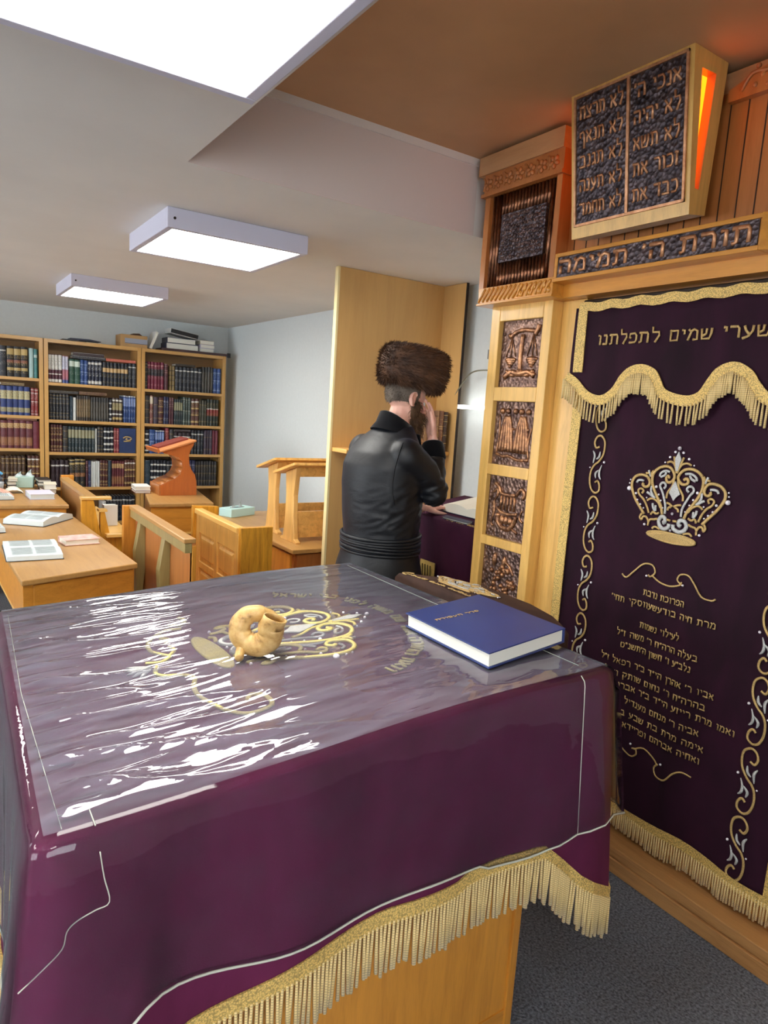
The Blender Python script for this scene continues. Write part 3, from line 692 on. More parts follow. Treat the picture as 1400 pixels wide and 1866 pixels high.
for s, a, b_, z in (('הפרוכת נדבת', -1.416, -1.253, 1.008), ("מרת חיה בודעשעווסקי תחי'", -1.536, -1.142, .964), ('לעילוי נשמות', -1.415, -1.256, .888), ("בעלה הרה\"ח ר' משה ז\"ל", -1.495, -1.183, .84), ("נלב\"ע ו' חשון ה'תשנ\"ט", -1.475, -1.2, .797),
        ("אביו ר' אהרן הי\"ד ב\"ר רפאל ז\"ל", -1.553, -1.116, .731), ("בהרה\"ח ר' נחום שותק וצ\"ל", -1.53, -1.14, .684), ("ואמו מרת רייזע הי\"ד ב\"ר אברהם", -1.5, -1.033, .642), ("אביה ר' מנחם מענדיל הי\"ד", -1.51, -1.149, .59), ('אימה מרת בת שבע בינא', -1.5, -1.126, .542), ("ואחיה אברהם ופריידא הי\"ד", -1.51, -1.134, .498)):
    tx = MB(); text(tx, s, a, b_, z, .0205, CF, .0021, NX); tx.build('dedication_line', G_thread, cu)
rod = MB(); rod.tube([(2.092, .82, 2.052), (2.092, 1.81, 2.052)], .009, 8); rod.build('curtain_rod', W_dark, cu)
# ------------------------------------------------------------------ the reading table under its velvet cloth and clear cover
def top_z(x): return 1.0+.06*(x-1.4)+.013*exp(-((x-.92)/.34)**2)*max(0, min(1, (1.4-x)*6, (x-.12)*6))
CN = [Vector((.119, 1.043, 0)), Vector((1.399, 1.015, 0)), Vector((1.356, 2.21, 0)), Vector((.158, 2.265, 0))]     # near left, near right, far right, far left
bt = thing('reading_table', 'honey wood body of the large sloping reading table under the purple cloth', 'table', (.73, 1.6, 0))
m = MB(); zt = lambda x: top_z(x)-.012
m.hexa([(.25, 1.08, .02), (1.232, 1.08, .02), (1.232, 2.1, .02), (.25, 2.1, .02)], [(.25, 1.08, zt(.25)-.03), (1.232, 1.08, zt(1.232)-.03), (1.232, 2.1, zt(1.232)-.03), (.25, 2.1, zt(.25)-.03)])
m.build('body', W_honZ, bt)
m = MB(); m.box(1.212, 1.238, 1.072, 1.098, 0, zt(1.23)-.03); m.build('corner_post', W_honZ, bt, bevel=.003)
m = MB(); m.box(.24, 1.24, 1.076, 2.105, 0, .06); m.build('skirting', W_honX, bt)
m = MB(); q = [Vector((interp(CN[i].x, .75, .012), interp(CN[i].y, 1.63, .012), 0)) for i in range(4)]
m.hexa([(p.x, p.y, zt(p.x)-.03) for p in q], [(p.x, p.y, zt(p.x)) for p in q]); m.build('top', W_honX, bt)
m = MB(); m.lathe([(.004, 0), (.008, .006), (.009, .012), (.004, .017)], (1.238, 1.2, .45), 12, Matrix.Rotation(pi/2, 4, 'Y')); m.build('knob', W_honZ, bt)

NS = 44
PER = []                                # perimeter points, outward normal, side index, parameter
for sd in range(4):
    a, c = CN[sd], CN[(sd+1) % 4]; d = (c-a).normalized(); n = Vector((d.y, -d.x, 0))
    for i in range(NS): PER.append((a.lerp(c, i/NS), n, sd, i/NS))
def outw(i):
    p, n, sd, t = PER[i]
    w = 3.0/NS
    if t < w: n0 = PER[i-NS][1]; k = .5+.5*t/w; return (n0.lerp(n, k)).normalized()
    if t > 1-w: n1 = PER[(i+NS) % len(PER)][1]; k = .5*(t-(1-w))/w; return (n.lerp(n1, k)).normalized()
    return n
def corner_k(i):                        # 1 at the corners, 0 away from them
    p, n, sd, t = PER[i]; L = (CN[(sd+1) % 4]-CN[sd]).length
    dist = min(t, 1-t)*L; return max(0, 1-dist/.21)
def hem_cloth(i):
    p, n, sd, t = PER[i]; k = corner_k(i)
    z = .592 if p.x > .95 else .582
    if sd == 0 and p.x < .75: z -= .075*min(1, (.75-p.x)/.46)
    if sd == 3: z -= .36*min(1, (1-t)*6)
    return z-.2*k**1.1
def hem_plastic(i):
    p, n, sd, t = PER[i]; z = .606+.012*sin(i*.31)
    if sd == 0 and p.x < .25: z -= 1.2*(.25-p.x)
    if sd == 0 and p.x > 1.0: z += .035*((p.x-1.0)/.4)**2-.012
    if sd == 3: z -= .16+.2*(1-t)
    return z
C0 = Vector((.755, 1.63, 0))
def skirt_pt(i, s, off, hem):           # s = 0 at the table edge .. 1 at the hem
    p, n, sd, t = PER[i]; o = outw(i); k = corner_k(i); zt_ = top_z(p.x)+off
    if s <= .25:
        a = s/.25*pi/2; R = .026
        q = p+o*(R*sin(a)-.012+off*sin(a)); q.z = zt_-R*(1-cos(a)); return q
    f = (s-.25)/.75; h = hem(i); z0 = zt_-.026
    fl_ = .15 if sd == 1 and .2 < t < .85 else 1
    q = p+o*(.014+off+fl_*(f*(.012+.045*k)+.007*f*sin(i*.55)*(1-k)+(.020 if i < 12 or i > 4*NS-12 else .012)*f*k*sin(i*1.7))); q.z = interp(z0, h, f); return q
def cloth_top(fn_off):
    return lambda a, c: None
m = MB(); n = len(PER)
rings = [.02, .2, .4, .6, .8, .92, .98, .992]
vs = []
for r in rings:
    for i in range(n):
        q = C0.lerp(PER[i][0], r); vs.append((q.x, q.y, top_z(q.x)))
ss = [.06, .12, .18, .25, .36, .48, .6, .72, .84, .93, 1]
for s_ in ss:
    for i in range(n): vs.append(tuple(skirt_pt(i, s_, 0, hem_cloth)))
fs = [tuple(range(n))]
for k in range(len(rings)+len(ss)-1):
    for i in range(n): fs.append((k*n+i, (k+1)*n+i, (k+1)*n+(i+1) % n, k*n+(i+1) % n))
m.add(vs, fs, True)
cl = thing('table_cloth', 'purple velvet cloth with gold fringe and embroidery draped over the reading table', 'tablecloth', (.755, 1.63, 1.0))
m.build('velvet', V_bima, cl)
hemq = lambda i: skirt_pt(i % n, 1, .0, hem_cloth)
bd = MB(); vs = []; fs = []
rng = list(range(0, n))                    # braid and fringe run all round
for i in rng:
    o = outw(i); a = skirt_pt(i, .985, 0, hem_cloth)
    vs += [a+o*.001, a+o*.005, a+o*.006+Vector((0, 0, -.036)), a+o*.001+Vector((0, 0, -.036))]
for k in range(len(rng)):
    for j in range(4): fs.append((4*k+j, 4*k+(j+1) % 4, 4*((k+1) % n)+(j+1) % 4, 4*((k+1) % n)+j))
bd.add(vs, fs, False); bd.build('braid', G_braid, cl)
fr = MB(); kk = 0
for i in rng:
    a = skirt_pt(i, .985, 0, hem_cloth); c = skirt_pt((i+1) % n, .985, 0, hem_cloth); o = outw(i)
    if PER[i][2] in (1, 2, 3) and PER[i][3] > .3 and not (PER[i][2] == 0): cnt = 2
    else: cnt = max(2, round((c-a).length/.0098))
    for j in range(cnt):
        q = a.lerp(c, j/cnt)+o*.005+Vector((0, 0, -.03)); kk += 1
        fringe(fr, q, .115, .0042, kk, .006)
fr.build('fringe', G_fr, cl)
TF = lambda x, y: Vector((x, y, top_z(x)+.0022))
UP = (-.06, 0, 1)
# crown: its top points to the right (+X)
def cb(u, v):
    du = Vector((.05, -1.0, 0)).normalized(); dv = Vector((1.0, .05, 0)).normalized()
    q = Vector((.586, 1.612, 0))+du*(u*1.12)+dv*(v*1.42); return TF(q.x, q.y)
crown(cb, UP, cl, 1.12, thread=G_thread2, wd=1.25)
tx = MB()
arc = crm([(.9, 1.26, 0), (.951, 1.274, 0), (1.008, 1.319, 0), (1.064, 1.372, 0), (1.127, 1.531, 0), (1.141, 1.648, 0), (1.105, 1.768, 0), (1.068, 1.844, 0), (.98, 1.904, 0), (.905, 1.951, 0)], 10)
Ls = [0]
for i in range(1, len(arc)): Ls.append(Ls[-1]+(arc[i]-arc[i-1]).length)
def arc_at(s):
    s = max(0, min(Ls[-1]-1e-6, s))
    for i in range(1, len(Ls)):
        if Ls[i] >= s:
            t = (s-Ls[i-1])/(Ls[i]-Ls[i-1]); return arc[i-1].lerp(arc[i], t), (arc[i]-arc[i-1]).normalized()
S_ = 'וזאת התורה אשר שם משה לפני בני ישראל'
sx = Ls[-1]/text_w(S_); pos = 0
for c in S_:
    w = HEB[c][0]*sx
    q, d = arc_at(pos+w/2)                # text runs from near to far; its feet point to the crown
    upv = Vector((d.y, -d.x, 0)); ld = d
    for st in HEB[c][1]:
        pts = []
        for u, v in st:
            e = q-ld*((u*sx)-w/2)+upv*(v*.034-.017); pts.append(TF(e.x, e.y))
        tx.tube(pts, .0042, 6, flat=(UP, .6))
    pos += w+.2*sx
tx.build('arched_lettering', G_thread2, cl, label='gold stitched line of letters arching over the crown')
fl = MB(); f2 = MB()
sc = [[(.571, 1.82), (.53, 1.83), (.49, 1.80), (.462, 1.755), (.457, 1.703), (.475, 1.665), (.488, 1.642), (.46, 1.62), (.425, 1.632)], [(.444, 1.6), (.43, 1.56), (.444, 1.534), (.475, 1.52), (.5, 1.49), (.483, 1.44), (.478, 1.39), (.488, 1.345), (.505, 1.29), (.54, 1.25), (.594, 1.259), (.6, 1.31), (.575, 1.33), (.56, 1.31)], [(.591, 1.914), (.6, 1.88), (.575, 1.85), (.55, 1.87)], [(.5, 1.78), (.52, 1.76), (.505, 1.74)], [(.49, 1.65), (.51, 1.68), (.505, 1.71)]]
for pl in sc: fl.tube(crm([TF(x, y) for x, y in pl], 4), .006, 6, flat=(UP, .6))
for a in range(5):
    t = -.5+.35*a; f2.tube(crm([TF(.43, 1.60), TF(.43-.03*cos(t), 1.6-.03*sin(t)), TF(.43-.06*cos(t), 1.60-.06*sin(t))], 3), [.003, .005, .006, .006, .006, .004, .002], 6, flat=(UP, .6))
o = fl.build('scroll_embroidery', G_thread2, cl); f2.build('silver_stitching', S_thread, o)

# clear plastic sheet laid over the cloth
cv = thing('plastic_cover', 'clear wrinkled plastic sheet spread over the purple cloth, bound along its lower edge', 'table cover', (.755, 1.63, 1.0))
def bil(a, c):
    return (CN[0]*(1-a)+CN[1]*a)*(1-c)+(CN[3]*(1-a)+CN[2]*a)*c
def wrinkle(q, a, c):
    e = min(1, min(a, 1-a, c, 1-c)/.05)
    x, y = q.x, q.y
    r1 = 1-abs(noise.noise((x*2.4+1.5*y, y*9+1.2*x, 0)))*2.2
    r2 = 1-abs(noise.noise((x*4+3, y*27-2*x, 4)))*2.2
    left = exp(-((x-.14)/.28)**2)
    near = exp(-((y-1.12)/.3)**2)*max(0, 1-abs(x-.4)/.5)
    amp = .16+.9*left+.9*near
    pl = .0065*exp(-max(0, x-.16)/.045)*sin(y*105+2.5*noise.noise((y*9, 1, 2)))*(1 if x > .15 else max(0, (x-.125)/.025))
    und = .0022*noise.noise((x*4, y*4, 9))
    return e*(max(0, r1)**3*.0075*amp+max(0, r2)**3*.0026*amp+pl+und)
OFF = .0055
sh = MB()
sh.grid(lambda a, c: (lambda q: Vector((q.x, q.y, top_z(q.x)+OFF+wrinkle(q, a, c))))(C0.lerp(bil(a, c), .992)), 150, 190)
vs = []; fs = []
ss2 = [0, .06, .12, .18, .25, .33, .42, .52, .62, .72, .82, .91, 1]
for k, s_ in enumerate(ss2):
    for i in range(n):
        q = skirt_pt(i, s_, OFF, hem_plastic) if s_ else Vector((*C0.lerp(PER[i][0], .992).to_2d(), top_z(C0.lerp(PER[i][0], .992).x)+OFF))
        if s_ > .3:
            o = outw(i); p = PER[i][0]
            q += o*(.004*noise.noise((p.x*5, p.y*5, q.z*9))+.005+.004*corner_k(i))
            if PER[i][2] == 0: q += o*(.006*exp(-((q.z-(.86+.03*sin(p.x*3)))/.03)**2)*max(0, 1-abs(p.x-.6)/.5))
        vs.append(tuple(q))
for k in range(len(ss2)-1):
    for i in range(n): fs.append((k*n+i, (k+1)*n+i, (k+1)*n+(i+1) % n, k*n+(i+1) % n))
sh.add(vs, fs, True, 1)
sh.build('sheet', [M_plastic, M_plastic2], cv)
bi = MB()
pts = [skirt_pt(i, 1, OFF, hem_plastic)+outw(i)*(.005+.004*corner_k(i)) for i in list(range(n))+[0]]
bi.tube(pts, .0027, 6); bi.build('edge_binding', M_binding, cv)
se = MB()
def fs_(x, z, off=.0): return Vector((x, 1.043-.028*(x-.119)/1.28-.036-off, z))
seamp = [fs_(.197, .905), fs_(.203, .86), fs_(.211, .815), fs_(.19, .808), fs_(.165, .80), fs_(.15, .787), fs_(.143, .76), fs_(.115, .735), fs_(.082, .72, .01)]
se.tube(crm(seamp, 4), .0011, 5)
se.tube([skirt_pt(NS-4, s_, OFF+.004, hem_plastic)+outw(NS-4)*.004 for s_ in (.1, .18, .25, .4, .6, .8, 1)], .0012, 5)
se.tube([Vector((p.x, p.y, top_z(p.x)+OFF+.001)) for p in (Vector((.15, 1.05, 0)), Vector((.15, 1.6, 0)), Vector((.175, 2.2, 0)))], .0007, 5)
se.tube([Vector((p.x, p.y, top_z(p.x)+OFF+.002)) for p in (Vector((.15, 1.085, 0)), Vector((.195, 1.085, 0)), Vector((.195, 1.03, 0)))], .0012, 5)
se.tube([Vector((p.x, p.y, top_z(p.x)+OFF+.001)) for p in (Vector((1.325, 1.05, 0)), Vector((1.32, 1.6, 0)), Vector((1.318, 2.17, 0)))], .0006, 5)
se.build('welded_seams', M_binding, cv)

# ------------------------------------------------------------------ ram's horn
def shofar():
    c = Vector((.66, 1.50, top_z(.66)+.0085+.070))
    t = thing('shofar', "curled cream-coloured ram's horn standing on the plastic over the gold crown", 'horn', (c.x, c.y, top_z(.66)+.008))
    bk = Vector((.40, .80, .10)).normalized()              # the curl's axis, pointing away from the viewer
    upv = Vector((0, 0, 1)); upv = (upv-bk*upv.dot(bk)).normalized(); rt = bk.cross(upv)
    K = 60; pts = []; rad = []
    for i in range(K+1):
        s = i/K; a = radians(20)-s*radians(400)
        rho = .041-.006*s+.020*max(0, s-.8)/.2
        p = c+rt*(rho*cos(a)-.006)+upv*(rho*sin(a))+bk*(-.012+.042*s)
        pts.append(p); rad.append(interp(.0315, .013, max(0, s-.15)**1.3)*(1+.03*sin(s*60)))
    mo = [pts[0]+upv*.033+rt*.012-bk*.016, pts[0]+upv*.017+rt*.007-bk*.008]
    m = MB(); m.tube(mo+pts, [.030, .0295]+rad, 24, caps=False, flat=(bk, .8))
    o = m.build('horn', mat_horn(), t)
    q = o.modifiers.new('thick', 'SOLIDIFY'); q.thickness = .003; q.offset = 1
    z0 = top_z(c.x-.04)+.0075; e = c-rt*.036+bk*-.012
    k = MB(); k.tube(crm([c-rt*.03-upv*.03+bk*.02, Vector((e.x-.004, e.y, z0+.018)), Vector((e.x-.010, e.y-.012, z0+.011))], 4), [.013]*4+[.0115]*3+[.0105, .0095], 14); k.build('mouthpiece', mat_horn(), t)
    return t
def mat_horn():
    m, nt, b = newmat('horn')
    co = coords(nt); f = noise_tex(nt, co, 26, 6, .65); f2 = noise_tex(nt, co, 90, 4, .7)
    nt.links.new(ramp(nt, f, [(.28, lin((112, 74, 36))), (.43, lin((190, 150, 88))), (.72, lin((222, 190, 130)))]), b.inputs['Base Color'])
    b.inputs['Roughness'].default_value = .42; bump(nt, b, f2, .35, .002); return m
shofar()

# ------------------------------------------------------------------ blue book on the cover
def closed_book(name, label, cat, corner, ex, ey, L, Wd, T, mats, group=None, tilt=None):
    # corner: bottom near corner; ex, ey unit vectors along the length and the width; T thickness
    t = thing(name, label, cat, corner, group)
    o = Vector(corner); ex = Vector(ex).normalized(); ey = Vector(ey).normalized(); ez = ex.cross(ey).normalized()
    if ez.z < 0: ez = -ez
    P = lambda a, b_, c: o+ex*a+ey*b_+ez*c
    def bx(mb, a0, a1, b0, b1, c0, c1): mb.hexa([P(a0, b0, c0), P(a1, b0, c0), P(a1, b1, c0), P(a0, b1, c0)], [P(a0, b0, c1), P(a1, b0, c1), P(a1, b1, c1), P(a0, b1, c1)])
    h = min(.0035, T*.12)
    c = MB(); bx(c, 0, L, 0, Wd, 0, h); bx(c, 0, L, 0, Wd, T-h, T); bx(c, 0, L, Wd-h*1.5, Wd, h, T-h)
    c.build('cover', mats[0], t, bevel=.001)
    g = MB(); bx(g, .006, L-.006, .006, Wd-h*1.5, h, T-h); g.build('page_block', mats[1], t)
    return t, P
M_blue = plain('blue_cloth_cover', (38, 54, 112), .42, nscale=5, nvar=.12)
bk_, P_ = closed_book('folio_book', 'large closed blue book lying on the plastic at the right end of the table', 'book', (1.098, 1.13, top_z(1.098)+.0095), (0, 1, 0), (.29, .024, .0174), .346, .293, .041, (M_blue, M_page))
tx = MB()
text(tx, 'סדר העבודה', -.252, -.1, 0, .010, lambda u, v: P_(.245, .0, .0425)+(Vector((1, .0, .06)).normalized()*(.285+u))+Vector((0, 1, 0))*v, .0012, (-.06, 0, 1))
tx.build('cover_lettering', G_thread, bk_, label='small gold line of letters on the blue cover')

# ------------------------------------------------------------------ brown covered lectern between table and ark
bl = thing('covered_lectern', 'lectern under a dark brown velvet cover, between the purple table and the ark', 'lectern', (1.55, 1.7, 0))
out = [(1.437, 1.25), (1.50, 1.25), (1.56, 1.29), (1.615, 1.37), (1.645, 1.5), (1.648, 1.68), (1.62, 1.82), (1.565, 1.93), (1.50, 2.0), (1.445, 2.03)]
def zc(x, y): return 1.0+.012*sin(pi*(y-1.25)/.8)-.012*((x-1.44)/.2)
m = MB(); K = len(out); cen = (1.44, 1.65)
rings = [[(interp(cen[0], x, r), interp(cen[1], y, r), zc(interp(cen[0], x, r), interp(cen[1], y, r))) for x, y in out] for r in (.02, .35, .7, .93)]
rings.append([(x+(.008 if x > 1.46 else 0), y, zc(x, y)-.02) for x, y in out]); rings.append([(x+(.014 if x > 1.46 else 0), y, .55) for x, y in out])
m.loft(rings); m.build('velvet_cover', V_brown, bl)
MB().box(1.46, 1.58, 1.4, 1.95, .0, .56).build('post', W_honZ, bl)
BN = (0, 0, 1)
BF = lambda x, y: Vector((x, y, zc(x, y)+.003))
g = MB()
rnd = random.Random(9)
crown(lambda u, v: BF(1.50+v*.42, 1.75-u*1.0), BN, bl, .9, pk=.4)
g.tube(crm([BF(1.445, 1.96), BF(1.452, 1.99), BF(1.475, 1.99), BF(1.49, 1.97)], 4), .004, 6, flat=(BN, .6))
text(g, 'לזכרון עולם בהיכל', -1.97, -1.62, 0, .02, lambda u, v: BF(1.46-v*.6+.01, -u), .0026, BN)
g.build('gold_lettering', G_thread, bl)
# ------------------------------------------------------------------ partition and shelf behind the man
pt = thing('wooden_partition', 'tall birch panel partition from floor to ceiling behind the man in the fur hat', 'partition', (2.36, 3.5, 0))
m = MB(); m.box(1.985, 2.75, 3.53, 3.56, 0, 2.398).box(2.75, 2.764, 3.315, 3.56, 0, 2.398); m.build('panel', W_panel, pt)
MB().box(1.972, 1.9855, 3.528, 3.562, 0, 2.398).build('edge_strip', W_edge, pt)
MB().box(2.7495, 2.766, 3.31, 3.3155, 0, 2.398).build('edge_strip', W_dark, pt)
sf = MB(); sf.box(1.99, 2.748, 3.36, 3.53, 1.338, 1.362); o = sf.build('shelf', W_pineX, pt, bevel=.003)
k = MB(); k.box(2.66, 2.70, 3.375, 3.395, 1.318, 1.338); k.build('bracket', W_pineZ, o)
# ------------------------------------------------------------------ things on the white wall at the right
lb = thing('reading_lamp', 'white bar lamp glowing on the wall beside the ark, on a thin curved arm', 'lamp', (2.80, 3.2, 1.65))
MB().box(2.74, 2.775, 2.9, 3.30, 1.638, 1.662).build('light_bar', emis('bar_light', (255, 255, 250), 1.7), lb)
m = MB(); m.tube(crm([(2.758, 3.30, 1.65), (2.755, 3.36, 1.665), (2.755, 3.355, 1.71), (2.75, 3.31, 1.765), (2.75, 3.25, 1.825), (2.75, 3.19, 1.862), (2.76, 3.08, 1.872), (2.83, 2.9, 1.87)], 6), .0045, 8); m.build('arm', plain('arm_metal', (128, 128, 112), .4, .5), lb)
MB().box(2.775, 2.83, 3.05, 3.1, 1.642, 1.658).build('wall_mount', M_frame, lb)
sg = thing('wall_notice', 'small grey framed notice on the white wall above the curved lamp arm', 'notice', (2.825, 3.06, 1.97))
m = MB(); m.box(2.822, 2.829, 2.96, 3.155, 1.945, 2.0); m.build('frame', plain('notice_grey', (120, 126, 130), .6), sg)
MB().box(2.8205, 2.8225, 2.975, 3.14, 1.955, 1.982).build('sheet', plain('notice_sheet', (176, 184, 188), .6), sg)

# ------------------------------------------------------------------ draped reading stand in front of the man
ds = thing('draped_stand', 'reading stand draped in purple velvet between the man and the ark', 'reading stand', (2.37, 2.66, 0))
zt2 = lambda x: 1.075+.16*(x-2.14)
m = MB(); m.hexa([(2.14, 2.36, .3), (2.56, 2.36, .3), (2.56, 2.96, .3), (2.14, 2.96, .3)], [(2.14, 2.36, zt2(2.14)-.01), (2.56, 2.36, zt2(2.56)-.01), (2.56, 2.96, zt2(2.56)-.01), (2.14, 2.96, zt2(2.14)-.01)])
m.box(2.18, 2.52, 2.42, 2.9, 0, .3); m.build('wooden_body', W_honZ, ds)
vs = []; K = 40
def rect(i):
    t = i/K*4; s = int(t) % 4; f_ = t-int(t)
    c = [(2.135, 2.355), (2.565, 2.355), (2.565, 2.965), (2.135, 2.965)]
    a, b_ = c[s], c[(s+1) % 4]; return interp(a[0], b_[0], f_), interp(a[1], b_[1], f_)
rings = []
for r in (.02, .6, .985, 1.0): rings.append([(2.35+(rect(i)[0]-2.35)*r, 2.66+(rect(i)[1]-2.66)*r, zt2(2.35+(rect(i)[0]-2.35)*r)-(0 if r < 1 else .012)) for i in range(K)])
for s_ in (.15, .5, 1.0): rings.append([(2.35+(rect(i)[0]-2.35)*(1+.02*s_+.012*s_*sin(i*1.9)), 2.66+(rect(i)[1]-2.66)*(1+.02*s_+.010*s_*sin(i*1.3)), interp(zt2(rect(i)[0])-.012, .63, s_)) for i in range(K)])
m = MB(); m.loft(rings); m.build('velvet_cover', velvet('stand_velvet', (64, 20, 46), (44, 12, 34)), ds)
fr = MB()
for i in range(44):
    y = 2.36+.6*i/43; fringe(fr, (2.118, y, .64), .07, .005, i)
fr.tube([(2.121, 2.35, .645), (2.121, 2.97, .645)], .012, 6, flat=((-1, 0, 0), .4)); fr.build('fringe', G_fr, ds)
m = MB(); m.box(2.117, 2.122, 2.635, 2.755, .67, .845); o = m.build('gold_patch', plain('gold_patch', (196, 170, 96), .5, .3, nscale=30, nvar=.25, bs=.4), ds)
d = MB()
for i in range(4):
    d.tube(crm([(2.116, 2.735-.022*i, .69), (2.114, 2.728-.022*i, .76), (2.116, 2.735-.022*i, .825)], 4), .004, 5)
d.build('raised_figures', plain('bronze_line', (110, 92, 52), .5, .5), o)
tx = MB(); text(tx, 'לכבוד שבת קודש', -2.6, -2.37, 0, .02, lambda u, v: Vector((2.142+v*.8, -u, zt2(2.142+v*.8)+.001)), .003, (0, 0, 1)); tx.build('gold_lettering', G_thread, ds)
def open_book(name, label, c, w, d, h, rot, group=None, cover=None, lift=0.0, lines=True, tilt=0, thick=.25, paper=None):
    # two arched page blocks on a cover; w across both pages, d depth, rot about Z, tilt about its width axis
    R = Matrix.Translation(Vector(c)) @ Matrix.Rotation(rot, 4, 'Z') @ Matrix.Rotation(tilt, 4, 'X')
    t = thing(name, label, 'book', c, group)
    m = MB(R); m.box(-w/2-.004, w/2+.004, -d/2-.004, d/2+.004, 0, .003); m.build('cover', cover or M_coverdk, t)
    for sg in (1, -1):
        prof = []
        for i in range(9):
            u = i/8; prof.append((sg*u*w/2, .0035+h*(.72+.28*sin(min(1, u*2.6)*pi/2)-thick*max(0, u-.45)**1.5*1.6)))
        poly = [(0, .003)]+prof+[(sg*w/2+sg*.004, .003)]
        if sg < 0: poly = poly[::-1]
        g = MB(R); g.prism(poly, lambda u, v, q: Vector((u, q, v)), d/2, -d/2)
        o = g.build('page_block', paper or M_paper, t)
        if lines:
            ln = MB(R)
            pz = lambda q: .0045+h*(.72+.28*sin(min(1, q*2.6)*pi/2)-thick*max(0, q-.45)**1.5*1.6)
            for r in range(10):
                u_ = .14+r*.076
                for (ya, yb) in ((-.4, -.03), (.03, .4)):
                    ln.add([(sg*(u_+k_)*w/2, y_*d, pz(u_)+.0008) for k_, y_ in ((0, ya), (.022, ya), (.022, yb), (0, yb))][::sg], [(0, 1, 2, 3)])
            ln.build('printed_lines', M_ink, o)
    return t
M_coverdk = plain('dark_cover', (38, 40, 48), .5)
open_book('open_prayer_book', 'large open prayer book with cream pages on the purple draped stand', (2.395, 2.55, zt2(2.395)+.0035), .38, .32, .05, radians(-90), cover=plain('navy_cover', (30, 36, 62), .5), lines=False, tilt=atan(.16), thick=.5, paper=plain('cream_page', (240, 236, 220), .7))
cb_, _ = closed_book('flat_book', 'thin dark blue book lying under the edge of the open prayer book', 'book', (2.143, 2.44, zt2(2.143)+.002), (0, 1, 0), (1, 0, .16), .2, .038, .010, (plain('ink_blue', (36, 42, 72), .5), M_page))

# ------------------------------------------------------------------ desks
def desk(name, label, quad, z, apron, group, inset=.02, top_t=.028):
    # quad: near-left, near-right, far-right, far-left
    q = [Vector((x, y, 0)) for x, y in quad]; c = sum(q, Vector())/4
    t = thing(name, label, 'desk', (c.x, c.y, 0), group)
    m = MB(); m.hexa([(p.x, p.y, z-top_t) for p in q], [(p.x, p.y, z) for p in q]); m.build('desk_top', W_desk, t, bevel=.006)
    i = [c+(p-c)*(1-inset/(p-c).length*1.4) for p in q]
    m = MB(); m.hexa([(p.x, p.y, z-top_t-apron) for p in i], [(p.x, p.y, z-top_t) for p in i]); m.build('apron', W_honX, t, bevel=.003)
    j = [c+(p-c)*(1-.02/(p-c).length) for p in i]
    b_ = MB(); b_.hexa([(p.x, p.y, z-top_t-apron-.016) for p in i], [(p.x, p.y, z-top_t-apron) for p in i]); b_.build('lower_rail', W_edge if False else W_oakX, t)
    for k_ in range(4):
        p = c+(i[k_]-c)*.9
        MB().box(p.x-.03, p.x+.03, p.y-.03, p.y+.03, 0, z-top_t-apron-.016).build('leg', W_honZ, t)
    return t, i
d1, in1 = desk('prayer_desk', 'long honey wood desk nearest the purple table, with open books on it', [(.318, 3.30), (.862, 3.478), (.797, 5.03), (.26, 4.95)], .75, .19, 'prayer desks')
e = (in1[1]-in1[0]).normalized(); nn_ = Vector((e.y, -e.x, 0))
m = MB(); a = in1[0]+e*.045+nn_*.001; b_ = in1[1]-e*.008+nn_*.001; m.hexa([(a.x, a.y, .56), (b_.x, b_.y, .56), (b_.x-nn_.x*.01, b_.y-nn_.y*.01, .56), (a.x-nn_.x*.01, a.y-nn_.y*.01, .56)], [(a.x+nn_.x*.004, a.y+nn_.y*.004, .715), (b_.x+nn_.x*.004, b_.y+nn_.y*.004, .715), (b_.x-nn_.x*.01, b_.y-nn_.y*.01, .715), (a.x-nn_.x*.01, a.y-nn_.y*.01, .715)])
m.build('end_panel', W_honX, d1, bevel=.004)
d2, in2 = desk('prayer_desk', 'second honey wood desk, behind the long one, with the tissue box on it', [(.0, 5.36), (.822, 5.27), (.832, 6.45), (.0, 6.5)], .78, .16, 'prayer desks')
d3, in3 = desk('prayer_desk', 'small honey wood desk carrying the orange curved lectern', [(1.345, 5.10), (1.83, 5.075), (1.97, 5.95), (1.52, 5.98)], .80, .2, 'prayer desks')
MB().box(1.37, 1.40, 5.13, 5.9, .08, .56).build('side_panel', W_redoak, d3)

# ------------------------------------------------------------------ pews
def pew_end(mb, x0, x1, y, w, z, slope=.0):
    mb.hexa([(x0, y-w/2, 0), (x1, y-w/2, 0), (x1, y+w/2, 0), (x0, y+w/2, 0)], [(x0, y-w/2, z), (x1, y-w/2, z-slope), (x1, y+w/2, z-slope), (x0, y+w/2, z)])
# panelled pew, nearest
pc = thing('pew', 'panelled honey oak pew back with striped end, nearest the purple table', 'pew', (1.42, 3.65, 0), 'wooden pews')
m = MB(); pew_end(m, 1.335, 1.515, 3.30, .035, .945); m.build('end_panel', W_ash, pc, bevel=.003)
m = MB(); pew_end(m, 1.315, 1.475, 4.02, .035, .955, .01); m.build('end_panel', W_ash, pc, bevel=.003)
m = MB(); m.box(1.322, 1.372, 3.318, 4.0, .91, .94); m.build('top_rail', W_oakY, pc, bevel=.004)
bkp = MB()
for (a, b_) in ((3.318, 3.375), (3.635, 3.685), (3.945, 4.0)): bkp.box(1.335, 1.357, a, b_, .3, .91)
for (a, b_) in ((.80, .91), (.585, .625), (.3, .36)): bkp.box(1.336, 1.356, 3.318, 4.0, a, b_)
bkp.build('back_frame', W_oakZ, pc, bevel=.003)
m = MB(); m.box(1.346, 1.36, 3.32, 4.0, .3, .9)
